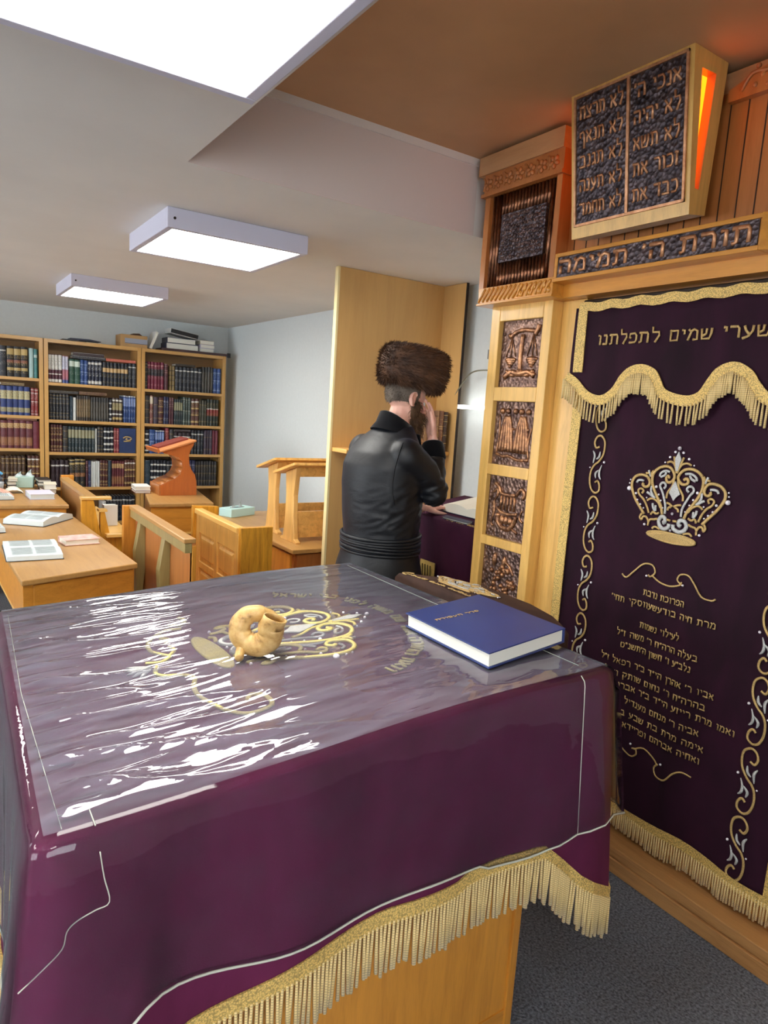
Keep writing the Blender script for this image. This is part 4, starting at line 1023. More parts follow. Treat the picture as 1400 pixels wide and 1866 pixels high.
for (ya, yb) in ((3.395, 3.62), (3.70, 3.93)):
    for (za, zb) in ((.375, .57), (.645, .785)):
        m.hexa([(1.338, ya+.015, za+.015), (1.347, ya, za), (1.347, yb, za), (1.338, yb-.015, za+.015)], [(1.338, ya+.015, zb-.015), (1.347, ya, zb), (1.347, yb, zb), (1.338, yb-.015, zb-.015)])
m.build('raised_panels', W_oakZ, pc)
MB().box(1.36, 1.70, 3.318, 4.0, .42, .45).build('seat', W_honY, pc)
# pew with shaped slats on its back
pb = thing('pew', 'honey wood pew back with two bent grey-green slats, left of the panelled pew', 'pew', (1.1, 3.4, 0), 'wooden pews')
m = MB(); pew_end(m, .93, 1.02, 4.11, .04, .95); m.build('end_panel', W_honZ, pb, bevel=.003)
m = MB(); pew_end(m, 1.0, 1.02, 3.06, .03, .92); m.build('end_panel', W_honZ, pb, bevel=.003)
m = MB(); m.box(.962, 1.02, 3.05, 4.09, .93, .952); m.build('top_rail', W_desk, pb, bevel=.004)
m = MB(); m.box(1.0, 1.018, 3.05, 4.09, .44, .93); m.build('backrest', W_redoak, pb)
m = MB(); m.box(.968, .999, 3.05, 4.09, .885, .929); m.build('upper_batten', W_green, pb)
for y in (3.42, 3.90):
    s_ = MB(); s_.prism([(1.0, .886), (.972, .886), (.945, .72), (.955, .47), (.985, .47), (1.0, .6)], lambda u, v, w: Vector((u, w, v)), y-.03, y+.03)
    s_.build('slat', W_green, pb, bevel=.002, label='bent grey-green slat')
m = MB(); m.box(.955, 1.02, 3.05, 4.09, .43, .46); m.build('lower_batten', W_green, pb)
m = MB(); m.box(1.018, 1.3, 3.05, 4.09, .40, .43); m.build('seat', W_honY, pb)
# far pew with armrest and shelf
pa = thing('pew', 'far wooden pew with stepped end and a shelf, in front of the middle bookcase', 'pew', (1.02, 5.4, 0), 'wooden pews')
zq = lambda z: 1.6-(1.6-z)*1.077
m = MB(); m.prism([(x*1.077, zq(z) if z else 0) for x, z in [(.765, 0), (.765, .935), (.835, .935), (.875, .72), (.93, .715), (.96, .70), (1.03, .70), (1.03, 0)]], lambda u, v, w: Vector((u, w, v)), 4.80, 4.845)
m.build('end_panel', W_ash, pa, bevel=.003)
MB().box(.819, 1.012, 4.79, 4.855, zq(.935), zq(.952)).build('end_cap', W_oakX, pa, bevel=.003)
m = MB(); m.prism([(x*1.077, zq(z)) for x, z in [(.875, .715), (.875, .86), (.90, .86), (.93, .715)]], lambda u, v, w: Vector((u, w, v)), 4.80, 4.845); m.build('arm_support', W_ash, pa)
m = MB(); m.box(.932, .985, 4.79, 4.86, zq(.858), zq(.872)); m.build('arm_cap', W_oakX, pa)
m = MB(); pew_end(m, .873, .968, 5.99, .043, .915); m.build('end_panel', W_honZ, pa, bevel=.003)
m = MB(); m.box(.863, .928, 4.845, 5.97, zq(.925), zq(.952)); m.build('top_rail', W_desk, pa, bevel=.004)
m = MB(); m.box(.876, .895, 4.845, 5.97, .25, zq(.925)); m.build('backrest', wood('shaded_oak', (150, 104, 56), 'Y'), pa)  # backrest in a darker oak tone
m = MB(); m.box(.97, 1.142, 4.74, 5.97, zq(.70), zq(.722)); m.build('shelf', W_oakX, pa, bevel=.003)
m = MB(); m.box(.97, 1.13, 4.87, 4.885, .2, zq(.70)); m.build('shelf_front', W_ash, pa)
# low bench between the long desk and the slatted pew
bn = thing('low_bench', 'low pale bench top between the long desk and the slatted pew', 'bench', (.9, 3.4, 0))
MB().box(.872, .955, 2.9, 3.95, .40, .425).build('seat', W_desk, bn, bevel=.003)
for y in (3.0, 3.85): MB().box(.88, .945, y-.02, y+.02, 0, .40).build('leg', W_honZ, bn)

# ------------------------------------------------------------------ counter by the right wall with two pine stands
ct = thing('wall_counter', 'honey wood counter with cupboard doors along the right wall, left of the partition', 'counter', (2.2, 4.3, 0))
MB().box(1.785, 2.82, 3.58, 5.0, .71, .738).build('counter_top', W_desk, ct, bevel=.005)
MB().box(1.815, 2.80, 3.62, 4.98, .0, .71).build('carcass', W_redoak, ct)
MB().box(1.83, 2.80, 3.606, 3.62, .06, .70).build('side_panel', W_redoak, ct)
for (a, b_) in ((3.64, 4.05), (4.06, 4.5), (4.51, 4.95)):
    d = MB(); d.box(1.797, 1.815, a, b_, .06, .695); o = d.build('door', W_honZ, ct, bevel=.003)
    k = MB(); k.lathe([(.005, 0), (.007, .008), (.013, .014), (.012, .02), (.005, .024)], (1.797, b_-.05, .62), 12, Matrix.Rotation(-pi/2, 4, 'Y')); k.build('knob', W_pineZ, o)
def pine_stand(x, y, label):
    t = thing('tabletop_lectern', label, 'lectern', (x, y, .738), 'pine tabletop lecterns')
    z = .738; wx = .50; h_ = .84

    fp_ = [(-.11, 0), (-.11, .016), (-.075, .03), (-.055, .2), (-.05, .36), (-.075, .57), (.075, .52), (.06, .36), (.062, .2), (.085, .03), (.12, .016), (.12, 0)]
    for sx in (0, wx-.03):
        m = MB(); m.prism(fp_, lambda u, v, w: Vector((x+w, y+u, z+v*h_)), sx, sx+.032); m.build('side_panel', W_pineZ, t, bevel=.003)
    m = MB(); m.box(x+.03, x+wx-.03, y-.05, y-.03, z+.035*h_, z+.235*h_); m.build('front_board', W_pineX, t, bevel=.002)
    m = MB(); m.hexa([(x-.05, y-.14, z+.592*h_), (x+wx+.05, y-.14, z+.592*h_), (x+wx+.05, y+.16, z+.495*h_), (x-.05, y+.16, z+.495*h_)], [(x-.05, y-.135, z+.612*h_), (x+wx+.05, y-.135, z+.612*h_), (x+wx+.05, y+.165, z+.515*h_), (x-.05, y+.165, z+.515*h_)])
    m.build('sloping_top', W_pineX, t, bevel=.003)
    m = MB(); m.box(x+.03, x+wx-.03, y-.072, y-.05, z+.50*h_, z+.585*h_); m.build('upper_board', W_pineX, t)
pine_stand(1.875, 3.83, 'pine tabletop lectern on the counter, right against the partition')
pine_stand(1.905, 4.17, 'pine tabletop lectern on the counter, behind the other one, nearer the tissue box')

# ------------------------------------------------------------------ orange curved lectern on the small desk
cl2 = thing('curved_lectern', 'orange-brown tabletop lectern with a C-shaped side, on the small desk', 'lectern', (1.7, 5.65, .8))
kx = .000905; X0_, Z0_ = 1.545, .8
pr = [(343, 1680), (340, 1592), (400, 1557), (470, 1530), (518, 1485), (538, 1435), (532, 1375), (500, 1338), (440, 1318), (372, 1302), (350, 1290), (636, 1196), (630, 1222), (604, 1270), (590, 1320), (596, 1400), (618, 1450), (650, 1492), (664, 1560), (668, 1680)]
pp = [(X0_+(a-343)*kx, Z0_+(1680-b_)*kx) for a, b_ in pr]
for y in (5.52, 5.80):
    m = MB(); m.prism(pp[::-1], lambda u, v, w: Vector((u, w, v)), y, y+.02); m.build('side_panel', W_cherry, cl2)
m = MB()
cv_ = [p for p in pp[1:9]]
for a, b_ in zip(cv_[:-1], cv_[1:]):
    m.add([(a[0], 5.54, a[1]), (b_[0], 5.54, b_[1]), (b_[0], 5.80, b_[1]), (a[0], 5.80, a[1])], [(0, 1, 2, 3)], True)
m.box(X0_-.012, X0_+.006, 5.53, 5.81, Z0_, Z0_+.085)
o = m.build('curved_board', W_redoak, cl2); o.modifiers.new('thick', 'SOLIDIFY').thickness = .008
d = Vector((.30, 0, .0985)).normalized(); u_ = Vector((-d.z, 0, d.x)); p0 = Vector((X0_-.012, 0, Z0_+.352))
def slab(mb, a, b_, h0, h1, y0, y1):
    P = lambda s, h, y: p0+d*s+u_*h+Vector((0, y, 0))
    mb.hexa([P(a, h0, y0), P(b_, h0, y0), P(b_, h0, y1), P(a, h0, y1)], [P(a, h1, y0), P(b_, h1, y0), P(b_, h1, y1), P(a, h1, y1)])
m = MB(); slab(m, -.005, .305, 0, .016, 5.49, 5.85); m.build('sloping_top', W_cherryL, cl2, bevel=.004)
m = MB(); slab(m, -.022, -.005, 0, .035, 5.49, 5.85); m.build('book_ledge', W_cherry, cl2, bevel=.003)
m = MB(); slab(m, .02, .28, .016, .03, 5.62, 5.82); m.build('inset_board', plain('dark_red_board', (120, 52, 44), .5), cl2)

# ------------------------------------------------------------------ papers, books and boxes on the desks
open_book('open_book', 'open white book at the near end of the long desk', (.425, 3.88, .7515), .40, .25, .03, radians(88), 'books on the long desk', thick=.5)
closed = closed_book('paperback', 'paperback with a pink and grey cover, right of the nearest open book', 'book', (.60, 3.98, .7515), (1, .12, 0), (-.12, 1, 0), .185, .14, .032, (plain('pink_grey_cover', (216, 176, 168), .5, nscale=26, nvar=.3), M_page))
open_book('open_book', 'thick open book with bluish white pages in the middle of the long desk', (.57, 4.80, .7515), .34, .26, .045, radians(52), 'books on the long desk', thick=.6)
open_book('open_book', 'open book cut by the left edge of the picture, on the long desk', (.22, 4.56, .7515), .24, .24, .03, radians(4), 'books on the long desk')
open_book('open_book', 'open book under the hand at the far left, on the second desk', (.30, 5.66, .7815), .38, .22, .03, radians(3), thick=.5)
closed_book('paper_stack', 'short stack of lilac white papers at the right end of the second desk', 'paper stack', (.60, 5.55, .7815), (1, .02, 0), (-.02, 1, 0), .17, .25, .04, (plain('lilac_paper', (206, 204, 222), .6), M_paper))
def tissue_box(label, c, dims, rot, colour):
    R = Matrix.Translation(Vector(c)) @ Matrix.Rotation(rot, 4, 'Z'); w, d, h = dims
    t = thing('tissue_box', label, 'tissue box', c, 'tissue boxes')
    m = MB(R); m.box(-w/2, w/2, -d/2, d/2, 0, h); m.build('box', colour, t, bevel=.004)
    m = MB(R); m.ell((0, 0, h), (w*.3, d*.22, .002)); m.build('opening', plain('slot_dark', (110, 130, 134), .7), t)
    m = MB(R)
    for sx, top in ((.03, .062), (-.045, .04)):
        m.add([(sx-.03, -.01, h), (sx+.03, .005, h), (sx+.012, .01, h+top*.6), (sx+.018, .0, h+top), (sx-.012, -.004, h+top*.5), (sx+.01, .025, h)], [(0, 1, 2), (0, 2, 4), (4, 2, 3), (1, 5, 2), (0, 4, 5), (4, 3, 5)], True)
    m.build('tissue', M_paper, t)
    return t
M_mint = plain('mint_card', (190, 226, 222), .5)
tissue_box('mint green tissue box on the counter by the white wall', (1.93, 4.84, .738), (.25, .13, .062), radians(24), M_mint)
tissue_box('pale green tissue box with a tall tissue, on the second desk', (.645, 6.29, .7815), (.13, .12, .09), radians(-12), plain('pale_green_card', (176, 206, 196), .5))
def stack(name, place, base, n, w, d, hs, cols, seed, grp, rot=0):
    rnd = random.Random(seed); z = base[2]
    nth = ['lowest', 'second', 'third', 'fourth', 'fifth', 'sixth']
    for i in range(n):
        a = rot+rnd.uniform(-.12, .12); ex = Vector((cos(a), sin(a), 0)); ey = Vector((-sin(a), cos(a), 0)); h = hs[i % len(hs)]
        closed_book(name, f'{cols[i % len(cols)][0]} book, {nth[i]} of {n} in {place}', 'book', (base[0]+rnd.uniform(-.01, .01), base[1]+rnd.uniform(-.01, .01), z+.0008), ex, ey, w, d, h, (cols[i % len(cols)][1], M_page), grp); z += h+.0008
CK = ('black', plain('cover_black', (34, 34, 38), .5)); CG = ('dark green', plain('cover_dkgreen', (44, 58, 50), .5)); CB = ('brown', plain('cover_brown', (86, 58, 44), .5)); CE = ('cream', plain('cover_cream', (216, 208, 188), .6)); CN_ = ('navy', plain('cover_navy', (36, 42, 66), .5)); CW = ('white', plain('cover_white', (222, 222, 218), .6)); CU = ('bright blue', plain('cover_bright_blue', (96, 176, 226), .4)); CR = ('maroon', plain('cover_maroon', (104, 34, 44), .5))
stack('stacked_book', 'pile right of the second desk tissue box', (.715, 6.10, .7815), 3, .1, .2, (.03, .028, .022), [CK, CG, CK], 1, 'pile by the tissue box')
stack('stacked_book', 'pile at the second desk corner', (.725, 5.84, .7815), 2, .09, .18, (.035, .04), [CB, CE], 2, 'corner pile on the second desk')
stack('stacked_book', 'pile left of the second desk tissue box', (.50, 6.16, .7815), 3, .07, .2, (.03, .03, .02), [CN_, CK, CE], 3, 'pile behind the tissue box')
stack('stacked_book', 'pile beside the orange lectern', (1.385, 5.66, .8005), 2, .125, .2, (.022, .034), [CR, CW], 4, 'pile beside the orange lectern')
bp = thing('tissue_packet', 'bright blue soft packet on the grey folder at the far left', 'packet', (.41, 6.32, .86))
m = MB(); m.ell((.41, 6.32, .889), (.08, .07, .028), nu=16, nv=8); m.build('wrapper', CU[1], bp)
m = MB(); m.ell((.45, 6.262, .888), (.02, .012, .014)); m.build('opening_flap', plain('flap_blue', (40, 96, 150), .4), bp)
closed_book('flat_folder', 'grey folder under the bright blue packet', 'folder', (.30, 6.22, .7815), (1, 0, 0), (0, 1, 0), .18, .2, .078, (plain('grey_folder', (120, 126, 138), .5), plain('folder_inside', (90, 92, 100), .6)))
cp = thing('crumpled_paper', 'crumpled cream paper on the second desk beside the hand', 'paper', (.53, 5.95, .7815))
m = MB()
def crum(a, c):
    return Vector((.465+.13*a, 5.90+.12*c, .783+.045*sin(pi*min(1, max(0, a*1.05)))**.5*(.55+.45*sin(pi*c))+.008*noise.noise((a*5, c*5, 1))))
m.grid(crum, 14, 10); m.build('sheet', M_page, cp)
gl_ = thing('plastic_cup', 'clear grey plastic cup behind the hand on the second desk', 'cup', (.44, 6.07, .7815))
m = MB(); m.lathe([(.028, 0), (.036, .07), (.034, .07), (.026, .003)], (.44, 6.07, .7815), 18); m.build('cup', plain('smoky_plastic', (160, 164, 168), .15), gl_)
zs_ = zq(.722)+.0008
wb = thing('white_binder', 'white binder standing on the shelf of the far pew', 'binder', (1.06, 5.12, zs_))
m = MB(); m.box(1.018, 1.11, 5.06, 5.073, zs_, zs_+.148).box(1.018, 1.11, 5.125, 5.138, zs_, zs_+.145).box(1.018, 1.03, 5.073, 5.125, zs_, zs_+.148); m.build('cover', CW[1], wb)
m = MB(); m.box(1.032, 1.104, 5.074, 5.124, zs_+.003, zs_+.138); m.build('pages', M_page, wb)
# ------------------------------------------------------------------ bookcases on the far wall
SHZ = [1.662, 1.31, 1.0, .655, .30]           # tops of the shelf boards
BY0, BY1 = 7.2, 7.51
def bookcase(x0, x1, label, dz=0.0):
    t = thing('bookcase', label, 'bookcase', ((x0+x1)/2, 7.35, 0), 'beech bookcases on the far wall')
    for a in (x0, x1-.036): MB().box(a, a+.036, BY0, BY1, 0, 2.065).build('side_panel', W_shelfZ, t, bevel=.002)
    MB().box(x0+.036, x1-.036, BY0, BY1, 2.032, 2.065).build('top_panel', W_shelf, t)
    MB().box(x0+.036, x1-.036, BY1-.012, BY1, .03, 2.03).build('back_panel', W_shelfin, t)
    MB().box(x0+.036, x1-.036, BY0+.01, BY1-.013, 0, .08).build('plinth', W_shelf, t)
    for z in SHZ: MB().box(x0+.037, x1-.037, BY0+.004, BY1-.013, z-.028+dz, z+dz).build('shelf', W_shelf, t)
    return t
bookcase(-.02, .907, 'left one of the three beech bookcases, cut by the edge of the picture', .028)
bookcase(.913, 1.80, 'middle one of the three beech bookcases on the far wall')
bookcase(1.804, 2.692, 'right one of the three beech bookcases, next to the corner of the room')
SEQ = [0]
def book_mat(name, base, bands, speck=(196, 170, 110), amt=.5, rough=.5):
    dk = lambda c: tuple(q*(.84 if max(c) < 190 else .94) for q in c)
    base = dk(base); bands = [(a, b_, dk(c)) for a, b_, c in bands]; speck = dk(speck)
    m, nt, b = newmat(name)
    tc = N(nt, 'ShaderNodeTexCoord'); sp = N(nt, 'ShaderNodeSeparateXYZ'); nt.links.new(tc.outputs['Generated'], sp.inputs[0])
    stops = [(0, lin(base))]
    for z0, z1, c in bands: stops += [(z0, lin(c)), (z1, lin(base))]
    col = ramp(nt, sp.outputs[2], stops, 'CONSTANT')
    mk = ramp(nt, sp.outputs[2], [(0, (0, 0, 0, 1)), (.12, (1, 1, 1, 1)), (.2, (0, 0, 0, 1)), (.36, (1, 1, 1, 1)), (.5, (0, 0, 0, 1)), (.6, (1, 1, 1, 1)), (.86, (0, 0, 0, 1))], 'CONSTANT')
    f = noise_tex(nt, coords(nt, (150, 1, 90)), 1.0, 2, .6)
    th = N(nt, 'ShaderNodeMath', operation='GREATER_THAN'); th.inputs[1].default_value = .56; nt.links.new(f, th.inputs[0])
    mu = N(nt, 'ShaderNodeMath', operation='MULTIPLY'); nt.links.new(th.outputs[0], mu.inputs[0]); nt.links.new(mk, mu.inputs[1])
    m2 = N(nt, 'ShaderNodeMath', operation='MULTIPLY'); m2.inputs[1].default_value = amt; nt.links.new(mu.outputs[0], m2.inputs[0])
    mx = N(nt, 'ShaderNodeMix', data_type='RGBA'); nt.links.new(m2.outputs[0], mx.inputs['Factor']); nt.links.new(col, mx.inputs['A']); mx.inputs['B'].default_value = lin(speck)
    nt.links.new(mx.outputs['Result'], b.inputs['Base Color']); b.inputs['Roughness'].default_value = rough
    return m
g1, g2, w1 = (190, 164, 104), (150, 128, 84), (214, 212, 204)
def rb(c, *zs): return [(z, z+.022, c) for z in zs]
BM = {k: (d, book_mat('book_'+k, base, bands, speck, amt)) for k, d, base, bands, speck, amt in (
 ('wr', 'white and burgundy', (96, 44, 58), [(.02, .12, w1), (.28, .32, w1), (.45, .98, w1)], (60, 40, 50), .8),
 ('pb', 'white, pink and blue', (190, 120, 130), [(.0, .12, (80, 100, 170)), (.5, .98, (206, 206, 222))], (70, 80, 150), .6),
 ('gr', 'dark green white-labelled', (34, 86, 66), [(.7, .92, (206, 220, 206))], w1, .2),
 ('bl', 'bright blue', (46, 82, 150), rb((150, 170, 210), .1, .5, .8), (170, 190, 220), .6),
 ('nw', 'navy silver-lettered', (30, 38, 66), [(.05, .16, w1), (.84, .93, w1)], w1, .9),
 ('nt', 'navy tan-labelled', (30, 36, 50), [(.58, .76, (206, 170, 120)), (.3, .38, (160, 110, 96)), (.06, .16, (190, 190, 180))], g1, .5),
 ('bk', 'black gilt-banded', (34, 34, 42), rb(g2, .1, .25, .62, .8, .92), (130, 128, 124), .8),
 ('te', 'plain dark teal', (40, 62, 78), [], w1, .15),
 ('wh', 'plain white', (216, 218, 214), [], (150, 150, 150), .1),
 ('bs', 'brown tan-striped', (62, 52, 46), [(.14, .86, (140, 116, 82))], (50, 44, 40), .8),
 ('gs', 'grey-brown', (54, 52, 52), [(.12, .8, (92, 86, 76))], (60, 56, 54), .8),
 ('cd', 'cream-labelled dark', (56, 34, 34), [(.1, .2, g1), (.3, .36, w1), (.5, .8, (180, 164, 118)), (.86, .93, w1)], (60, 60, 50), .5),
 ('b5', 'blue silver-topped', (40, 74, 140), [(.6, .9, (120, 140, 190)), (.95, .99, w1)], (190, 200, 220), .7),
 ('mg', 'maroon gilt-banded', (84, 34, 34), rb(g1, .06, .2, .42, .64, .86), g1, .7),
 ('dg', 'dark grey gilt', (50, 48, 52), rb(g2, .2, .5, .8)+[(.62, .72, (130, 110, 90))], g2, .6),
 ('gc', 'dark green cream-topped', (40, 56, 62), [(.56, .88, (170, 164, 126)), (.1, .13, g2)], (170, 170, 160), .7),
 ('dw', 'black white-dotted', (28, 30, 44), [(.1, .16, w1), (.3, .38, w1), (.55, .62, w1), (.8, .86, w1)], (60, 60, 70), .3),
 ('rd', 'red gilt', (146, 44, 54), rb((206, 160, 140), .1, .5, .86), (220, 180, 150), .6),
 ('dm', 'dark maroon dotted', (50, 28, 36), [(.78, .83, w1), (.55, .6, (150, 140, 130))], (120, 110, 110), .5),
 ('go', 'dark orange-banded', (46, 40, 36), [(.36, .5, (150, 90, 56)), (.8, .86, g1), (.94, .97, g1), (.18, .22, g2)], g1, .6),
 ('ng', 'navy', (34, 38, 84), rb((150, 150, 170), .2, .8), w1, .4),
 ('ms', 'maroon fine-lined', (86, 36, 48), rb((170, 130, 120), .66, .74, .9, .97), (150, 110, 100), .6),
 ('bg', 'burgundy gold-lined', (134, 36, 66), [(.5, .75, (44, 42, 48))]+rb((226, 190, 170), .04, .18, .34, .48, .86), (230, 190, 180), .4),
 ('tn', 'tan gold', (150, 124, 72), rb((60, 50, 36), .2, .4, .6, .8), (70, 56, 40), .9),
 ('kn', 'black-navy', (34, 38, 50), [(.82, .86, w1), (.1, .15, (170, 165, 150))], (150, 146, 140), .8),
 ('cm', 'cream and maroon', (140, 84, 72), [(.7, .95, (214, 200, 176)), (.05, .1, w1)], (220, 200, 170), .8),
 ('pu', 'dull purple', (70, 56, 74), rb(g2, .2, .7), (130, 120, 120), .5),
 ('gg', 'grey-green', (70, 84, 78), rb((180, 180, 160), .1, .5, .9), (170, 176, 160), .7),
 ('br', 'brown red gilt', (96, 54, 44), [(.1, .16, g1), (.36, .4, g1), (.6, .66, g1), (.85, .9, w1)], g1, .7),
 ('ol', 'olive', (76, 72, 56), rb(g2, .15, .8), (150, 140, 110), .6),
 ('gr2', 'green and red gilt', (46, 54, 46), [(.38, .62, (150, 52, 46)), (.05, .12, (220, 180, 160)), (.62, .66, w1), (.34, .38, w1)], g1, .5),
 ('kg', 'black gold-worked', (28, 26, 28), [(.2, .3, g1), (.45, .55, (150, 90, 70)), (.72, .92, g1)], g1, .7),
 ('pt', 'pale teal', (176, 206, 206), [], w1, .1), ('tl', 'teal', (70, 140, 140), [(.7, .8, (190, 210, 206))], w1, .2),
 ('bw', 'blue gold-labelled', (40, 62, 130), [(.1, .26, (180, 170, 130)), (.55, .84, (190, 180, 136))], (60, 70, 100), .7),
 ('rr', 'red white-dotted', (150, 50, 50), rb(w1, .05, .5, .8, .92), w1, .5),
 ('mo', 'maroon gold-worked', (110, 44, 54), [(.1, .4, (170, 116, 80)), (.72, .9, (196, 160, 110))], (90, 30, 40), .8),
 ('mp', 'plain maroon', (122, 40, 60), [], (200, 170, 160), .12),
 ('bv', 'brown gilt', (86, 60, 46), rb(g1, .2, .4, .75, .9)+[], (180, 150, 104), .8),
 ('t1', 'tan', (176, 126, 80), rb((120, 80, 50), .2, .6, .85), (220, 180, 120), .6), ('t2', 'light brown', (156, 100, 62), rb((220, 180, 120), .55, .6), (220, 180, 120), .6),
 ('or', 'orange-red', (196, 100, 80), [], (226, 170, 150), .4),
)}
ORD = ['first', 'second', 'third', 'fourth', 'fifth', 'sixth', 'seventh', 'eighth', 'ninth', 'tenth', 'eleventh', 'twelfth', 'thirteenth']
NUM = ['zero', 'one', 'two', 'three', 'four', 'five', 'six', 'seven', 'eight', 'nine', 'ten', 'eleven', 'twelve', 'thirteen']
def spine_mesh(w, h, d, mats):
    # standing book with a rounded spine facing -Y; origin at its bottom front middle
    m = MB(); n = 5; prof = [(-w/2+w*i/n, -.012*sin(pi*i/n)*min(1, w/.03)) for i in range(n+1)]
    c = .003
    poly = prof+[(w/2, d), (w/2-c, d), (w/2-c, .012), (-w/2+c, .012), (-w/2+c, d), (-w/2, d)]
    m.prism(poly, lambda u, v, q: Vector((u, v, q)), 0, h)
    m.box(-w/2+c, w/2-c, .012, d-.008, .006, h-.007, 1)
    o = m.build('book', mats); return o
def row(bay, x0, x1, z, shelf, segs, px0, px1, span):
    # segs: (kind, from, to, count, height) with from/to measured along the shelf in [px0, px1]
    seen = {}
    for kind, a, b_, n, h in segs:
        d, mat = BM[kind]; seen[kind] = seen.get(kind, 0)+1
        xa = interp(x0, x1, (a-px0)/(px1-px0)); xb = interp(x0, x1, (b_-px0)/(px1-px0)); w = (xb-xa)/n
        total = sum(1 for s in segs if s[0] == kind)
        which = d if total == 1 else {1: 'left group of ', 2: 'right group of '}[seen[kind]]+d
        proto = None
        for i in range(n):
            hh = h*span; y = BY0+.02+random.uniform(0, .012)
            if n == 1: lab = f'the {which} book standing on the {shelf} shelf of the {bay} bookcase'
            else: lab = f'{which} book, {ORD[i]} of {NUM[n]} from left, {shelf} shelf, {bay} bookcase'
            loc = (xa+w*(i+.5), y, z+.0006)
            if proto is None:
                proto = spine_mesh(w*.95, hh, .19, [mat, M_page]); ORG[proto.name] = Vector(loc); proto.location = loc
                tag(proto, lab, 'book', f'books on the {shelf} shelf of the {bay} bookcase'); o = proto
            else: o = dup(proto, loc, lab)
            o.scale = (1, 1, 1+random.uniform(-.02, .0))
            if kind in LEAN: 
                o.rotation_euler = (0, LEAN[kind], 0)
LEAN = {}
def flat(bay, x0, x1, z, shelf, kind, a, b_, px0, px1, h=.03, up=0):
    xa = interp(x0, x1, (a-px0)/(px1-px0)); xb = interp(x0, x1, (b_-px0)/(px1-px0)); d, mat = BM[kind]
    m = MB(); W_ = xb-xa
    m.box(0, W_, 0, .15, 0, .003).box(0, W_, 0, .15, h-.003, h).box(0, W_, 0, .004, .003, h-.003).box(.004, W_-.004, .004, .146, .003, h-.003, 1)
    o = m.build('flat_book', [mat, M_page], loc=(0, 0, 0)); o.location = (xa, BY0+.015, z+.0012)
    tag(o, f'{d} book lying flat on top of the row, {shelf} shelf, {bay} bookcase'+(', upper of two' if up else ''), 'book', 'books lying flat on the rows')
    return o
MX = (.949, 1.764); MPX = (190, 1345)
S1 = .335
row('middle', *MX, SHZ[0], 'top', [('wr', 190, 362, 4, .80), ('pb', 366, 442, 2, .78), ('gr', 452, 590, 2, .70), ('bl', 592, 690, 2, .70), ('nw', 692, 872, 4, .71), ('nt', 882, 1225, 7, .70), ('kn', 1228, 1338, 2, .72)], *MPX, S1)
S2 = .32
row('middle', *MX, SHZ[1], 'second', [('bk', 203, 450, 6, .78), ('te', 455, 497, 1, .73), ('wh', 500, 540, 1, .70), ('bs', 545, 722, 6, .76), ('gs', 726, 965, 7, .74), ('dw', 972, 1006, 1, .70), ('cd', 1012, 1150, 3, .75), ('b5', 1165, 1335, 5, .85)], *MPX, S2)
S3 = .285
row('middle', *MX, SHZ[2], 'third', [('mg', 213, 362, 4, .93), ('dg', 368, 432, 1, .9), ('gc', 436, 780, 8, .88), ('wh', 784, 806, 1, .84), ('bk', 814, 893, 2, .9), ('dw', 898, 1032, 3, .9), ('rd', 1036, 1106, 2, .88)], *MPX, S3)
S4 = .32
row('middle', *MX, SHZ[3], 'fourth', [('dm', 213, 442, 4, .83), ('go', 450, 655, 3, .88), ('ms', 662, 690, 1, .82), ('ng', 692, 728, 1, .82), ('wh', 730, 846, 4, .8), ('mg', 850, 955, 3, .84), ('te', 958, 1000, 1, .84), ('mo', 1010, 1180, 5, .82), ('br', 1184, 1338, 4, .86)], *MPX, S4)
row('middle', *MX, SHZ[4], 'lowest', [('wh', 880, 930, 1, .62), ('kn', 940, 1335, 9, .78)], *MPX, .33)
flat('middle', *MX, SHZ[0]+S1*.72, 'top', 'kn', 490, 915, *MPX, .03); flat('middle', *MX, SHZ[0]+S1*.72+.032, 'top', 'dm', 500, 900, *MPX, .03)
flat('middle', *MX, SHZ[0]+S1*.725, 'top', 'or', 925, 1325, *MPX, .026)
flat('middle', *MX, SHZ[1]+S2*.79, 'second', 'bk', 205, 560, *MPX, .026); flat('middle', *MX, SHZ[1]+S2*.79, 'second', 'mg', 575, 935, *MPX, .03)
# large book standing face out
fo = thing('book', 'large navy book standing face out, with a gold emblem, third shelf, middle bookcase', 'book', (1.69, BY0+.05, SHZ[2]))
m = MB(); m.box(1.596, 1.757, BY0+.022, BY0+.05, SHZ[2]+.001, SHZ[2]+.252); m.build('cover', plain('navy_face', (30, 50, 92), .5, nscale=9, nvar=.25), fo)
m = MB()
m.tube(crm([(1.635, BY0+.02, 1.15), (1.66, BY0+.02, 1.165), (1.70, BY0+.02, 1.16), (1.715, BY0+.02, 1.145), (1.69, BY0+.02, 1.13), (1.66, BY0+.02, 1.14), (1.675, BY0+.02, 1.15)], 4), .006, 6, flat=((0, -1, 0), .4)); m.tube([(1.64, BY0+.02, 1.12), (1.71, BY0+.02, 1.12)], .006, 6, flat=((0, -1, 0), .4))
m.build('emblem', G_thread, fo)
RXX = (1.841, 2.655); RPX = (163, 1160)
row('right', *RXX, SHZ[0], 'top', [('bk', 166, 198, 1, .8), ('bg', 200, 402, 5, .83), ('ms', 408, 455, 1, .8), ('tn', 472, 540, 2, .76), ('kn', 542, 892, 7, .75), ('gs', 896, 1042, 4, .82), ('bl', 1046, 1150, 2, .8)], *RPX, S1)
row('right', *RXX, SHZ[1], 'second', [('dg', 170, 228, 1, .84), ('cm', 232, 272, 1, .86), ('pu', 276, 334, 1, .82), ('mg', 338, 402, 1, .82), ('ng', 406, 470, 2, .84), ('ms', 474, 532, 2, .82), ('gc', 540, 650, 4, .78), ('gg', 654, 752, 3, .86), ('br', 758, 862, 2, .84), ('ol', 866, 968, 3, .80), ('gr2', 972, 1134, 4, .84)], *RPX, .34)
